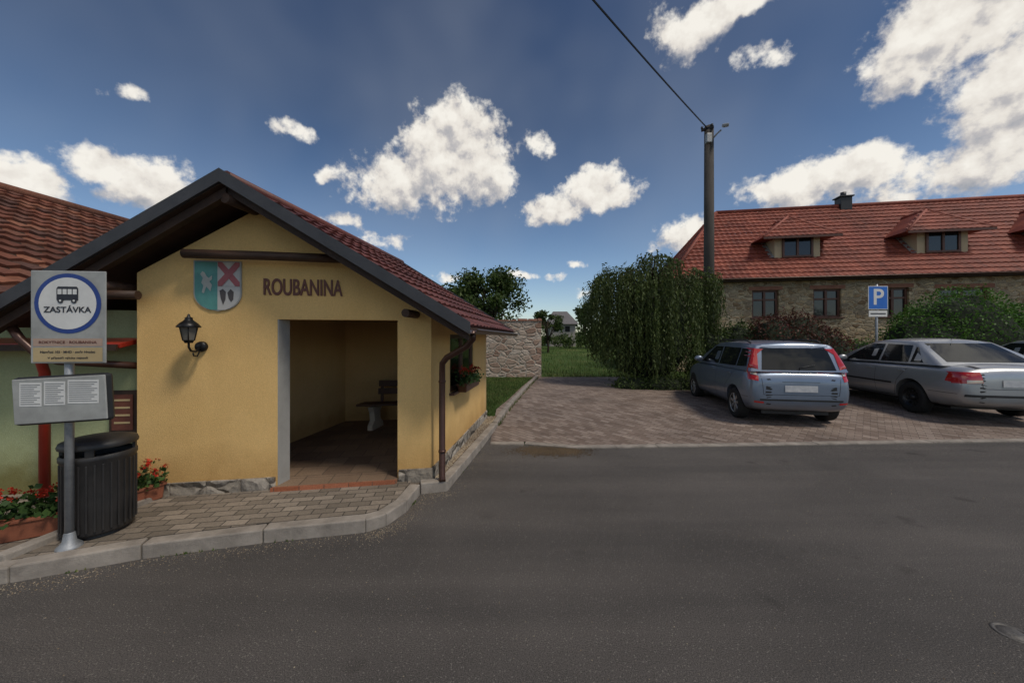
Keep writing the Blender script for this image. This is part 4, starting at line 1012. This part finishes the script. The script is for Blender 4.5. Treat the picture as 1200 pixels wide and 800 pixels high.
    for ax in ('L','R'):
        for i,q in enumerate(spec['side_windows']): patch('side_window_%s%d'%(ax,i),ax,q,m_cgl,.004,10,6)
        for i,ptsx in enumerate(spec['seams']): seam('seam_%s%d'%(ax,i),ax,ptsx)
        for i,(y,z) in enumerate(spec['handles']):
            h,nn=cast(ax,y,z)
            if h: box('door_handle_%s%d'%(ax,i),tuple(h+nn*.015),(.025,.15,.03),mpaint,E_,(0,0,0),.008)
        seam('rub_strip_'+ax,ax,[(spec['rub'][0],spec['rub'][2]),(spec['rub'][1],spec['rub'][2])],.035,spec.get('rubmat',m_trim),.008)
        seam('sill_'+ax,ax,[(wr+.1,.27),(wb-wr-.1,.27)],.07,m_trim,.006)
        sx=-1 if ax=='L' else 1
        my=spec['mirror']
        ico('mirror_'+ax,(sx*(spec['mw']),my[0],my[1]),(.10,.055,.07),mpaint,E_,3,0,None,True)
        tube('mirror_arm_'+ax,[(sx*(spec['mw']-.14),my[0],my[1]-.05),(sx*(spec['mw']-.03),my[0],my[1]-.01)],.018,m_trim,E_,8)
        for nm2,axx,q,mt_ in spec['lamps']:
            qq=[(sx*abs(u) if axx in 'BFT' else u,v) for u,v in q]
            patch(nm2+'_'+ax,axx if axx in 'BFT' else ax,qq,mt_,.007 if 'tail' in nm2 else .010,8,8)
    for nm2,axx,q,mt_,of in spec['panels']: patch(nm2,axx,q,mt_,of,14,6)
    for i,(axx,pts) in enumerate(spec['rseams']): seam('rear_seam_%d'%i,axx,pts)
    for y in (0,wb):
        for sx in (-1,1):
            xo=sx*(spec['track']/2)
            prof=[(wr*.62,-.09),(wr*.68,-.098),(wr*.90,-.10),(wr*.975,-.085),(wr,-.05),(wr,.05),(wr*.975,.085),(wr*.90,.10),(wr*.68,.098),(wr*.62,.09)]
            lathe('tyre',prof,m_tyre,E_,40,(xo,y,wr),'X')
            lathe('rim_dish',[(wr*.64,.088*sx),(wr*.60,.07*sx),(wr*.55,.035*sx),(.0,.03*sx)],m_trim if spec['alloy'] else spec['rim'],E_,36,(xo,y,wr),'X')
            lathe('rim_lip',[(wr*.60,.085*sx),(wr*.63,.093*sx),(wr*.66,.09*sx)],spec['rim'],E_,36,(xo,y,wr),'X')
            lathe('hub',[(.0,.085*sx),(.045,.08*sx),(.055,.03*sx)],spec['rim'],E_,16,(xo,y,wr),'X')
            ns_=7 if spec['alloy'] else 10
            for k in range(ns_):
                t=2*math.pi*k/ns_+.3
                if spec['alloy']: box('spoke',(xo+.068*sx,y+math.cos(t)*wr*.34,wr+math.sin(t)*wr*.34),(.022,wr*.56,.055),spec['rim'],E_,(t,0,0),.008)
                else: box('vent_rib',(xo+.045*sx,y+math.cos(t)*wr*.42,wr+math.sin(t)*wr*.42),(.02,.05,.03),m_steelrim,E_,(t,0,0),.006)
    box('underbody',(0,wb/2,.26),(1.1,wb+.9,.16),m_trim,E_)
    return E_
stF=[(-.655,.60,.44,.74,.77),(-.64,.72,.36,.84,.86),(-.60,.80,.28,.93,.955),(-.48,.845,.23,.985,1.0),(-.2,.86,.20,1.0,1.01),(.3,.862,.20,.995,1.0),(.9,.865,.20,.985,.99),(1.5,.865,.20,.975,.98),(2.0,.86,.20,.965,.985),(2.35,.85,.20,.95,1.0),(2.75,.83,.22,.88,.96),(3.05,.78,.25,.79,.88),(3.22,.70,.29,.70,.76),(3.30,.58,.34,.60,.66)]
ghF=dict(A=(-.57,.97),B=(-.38,1.45),C=(1.35,1.46),D=(2.38,.97),wb=.80,wt=.64,crown=.05)
specF=dict(side_windows=[[(-.38,1.05),(.02,1.03),(.0,1.38),(-.24,1.37)],[(.07,1.03),(.88,1.02),(.86,1.395),(.05,1.385)],[(.94,1.02),(1.95,1.01),(1.38,1.395),(.92,1.395)]],
 seams=[[(.0,.96),(.38,.62),(.42,.3),(.9,.28),(.92,.95)],[(.92,.28),(1.9,.28),(2.0,.6),(1.98,.93)],[(-.3,.5),(-.58,.5)]],
 handles=[(.22,.88),(1.1,.88)],rub=(.42,1.95,.56),mirror=(1.78,1.08),mw=.93,track=1.50,alloy=True,rim=m_rim,rubmat=m_carblue,
 lamps=[('tail_lamp','B',[(.68,.80),(.80,.82),(.70,1.40),(.615,1.38)],m_lampred),('tail_lamp_side','S',[(-.62,.82),(-.50,.84),(-.35,1.38),(-.42,1.38)],m_lampred),('reflector','B',[(.60,.40),(.74,.41),(.74,.44),(.60,.43)],m_lampred),
   ('head_lamp','F',[(.42,.66),(.74,.70),(.74,.84),(.45,.80)],m_lampclr),('indicator','B',[(.69,.90),(.79,.92),(.775,.97),(.68,.96)],m_lampclr)],
 panels=[('rear_window','B',[(-.60,1.00),(.60,1.00),(.53,1.385),(-.53,1.385)],m_cgl,.005),('windshield','F',[(-.70,1.02),(.70,1.02),(.56,1.42),(-.56,1.42)],m_cgl,.005),
   ('licence_plate','B',[(-.26,.615),(.26,.615),(.26,.73),(-.26,.73)],m_plate,.010),('bumper_strip','B',[(-.66,.45),(.66,.45),(.66,.48),(-.66,.48)],m_trim,.008),
   ('spoiler','B',[(-.55,1.40),(.55,1.40),(.53,1.435),(-.53,1.435)],m_carblue,.03)],
 rseams=[('B',[(-.64,.96),(-.60,.56),(.60,.56),(.64,.96)]),('B',[(-.3,.79),(.3,.79)])])
cF=car('parked_car',(5.56,7.42,zt(0,7.5)+.012),R(10),1.055,m_carblue,stF,ghF,2.49,.30,specF)
for sx in (-1,1): tube('roof_rail',[(sx*.60,-.15,1.49),(sx*.605,.0,1.535),(sx*.605,1.2,1.54),(sx*.60,1.35,1.50)],.016,m_trim,cF,8)
tube('rear_wiper',[(0,-.605,1.00),(.02,-.595,1.05),(.26,-.575,1.09)],.008,m_trim,cF,6)
tube('antenna',[(0,-.1,1.52),(0,-.28,1.72)],.005,m_trim,cF,6)
stO=[(-.975,.58,.42,.72,.76),(-.96,.70,.36,.82,.86),(-.92,.78,.30,.90,.95),(-.78,.825,.25,.935,1.0),(-.5,.85,.21,.95,1.015),(-.1,.86,.20,.95,1.0),(.5,.865,.20,.945,.97),(1.1,.865,.20,.935,.95),(1.7,.86,.20,.925,.95),(2.15,.85,.20,.91,.96),(2.6,.825,.22,.85,.93),(3.0,.78,.25,.76,.85),(3.25,.70,.29,.66,.73),(3.35,.58,.34,.57,.62)]
ghO=dict(A=(-.56,.965),B=(.16,1.38),C=(1.22,1.395),D=(2.30,.93),wb=.795,wt=.62,crown=.05)
specO=dict(side_windows=[[(-.20,1.00),(.08,.99),(.10,1.29),(.05,1.29)],[(.13,.99),(.82,.98),(.80,1.345),(.20,1.325)],[(.88,.98),(1.90,.97),(1.28,1.345),(.86,1.345)]],
 seams=[[(.06,.92),(.30,.62),(.40,.3),(.86,.28),(.88,.91)],[(.88,.28),(1.88,.28),(1.98,.6),(1.95,.90)],[(-.38,.50),(-.86,.50)]],
 handles=[(.20,.82),(1.05,.82)],rub=(.42,1.92,.55),mirror=(1.78,1.0),mw=.93,track=1.50,alloy=False,rim=m_steelrim,
 lamps=[('tail_lamp','B',[(.52,.70),(.81,.68),(.79,.875),(.54,.88)],m_lampred),('tail_lamp_side','S',[(-.95,.69),(-.68,.71),(-.72,.865),(-.93,.86)],m_lampred),('indicator','B',[(.53,.705),(.72,.695),(.72,.745),(.53,.75)],m_lampclr),
   ('head_lamp','F',[(.36,.60),(.70,.63),(.70,.74),(.38,.73)],m_lampclr)],
 panels=[('rear_window','B',[(-.62,1.03),(.62,1.03),(.53,1.365),(-.53,1.365)],m_cgl,.005),('windshield','F',[(-.68,1.0),(.68,1.0),(.55,1.36),(-.55,1.36)],m_cgl,.005),
   ('licence_plate','B',[(-.26,.64),(.26,.64),(.26,.755),(-.26,.755)],m_plate,.010),('bumper_strip','B',[(-.74,.46),(.74,.46),(.74,.50),(-.74,.50)],m_trim,.010)],
 rseams=[('B',[(-.56,.93),(-.52,.60),(.52,.60),(.56,.93)])])
cO=car('parked_car',(9.75,7.75,zt(0,8)+.012),R(12),1.12,m_carsil,stO,ghO,2.51,.305,specO)
tube('antenna',[(0,.25,1.42),(0,.1,1.58)],.005,m_trim,cO,6)
car('parked_car',(14.9,8.9,zt(0,9)+.012),R(12),1.10,m_carsil,stO,ghO,2.51,.305,specO)
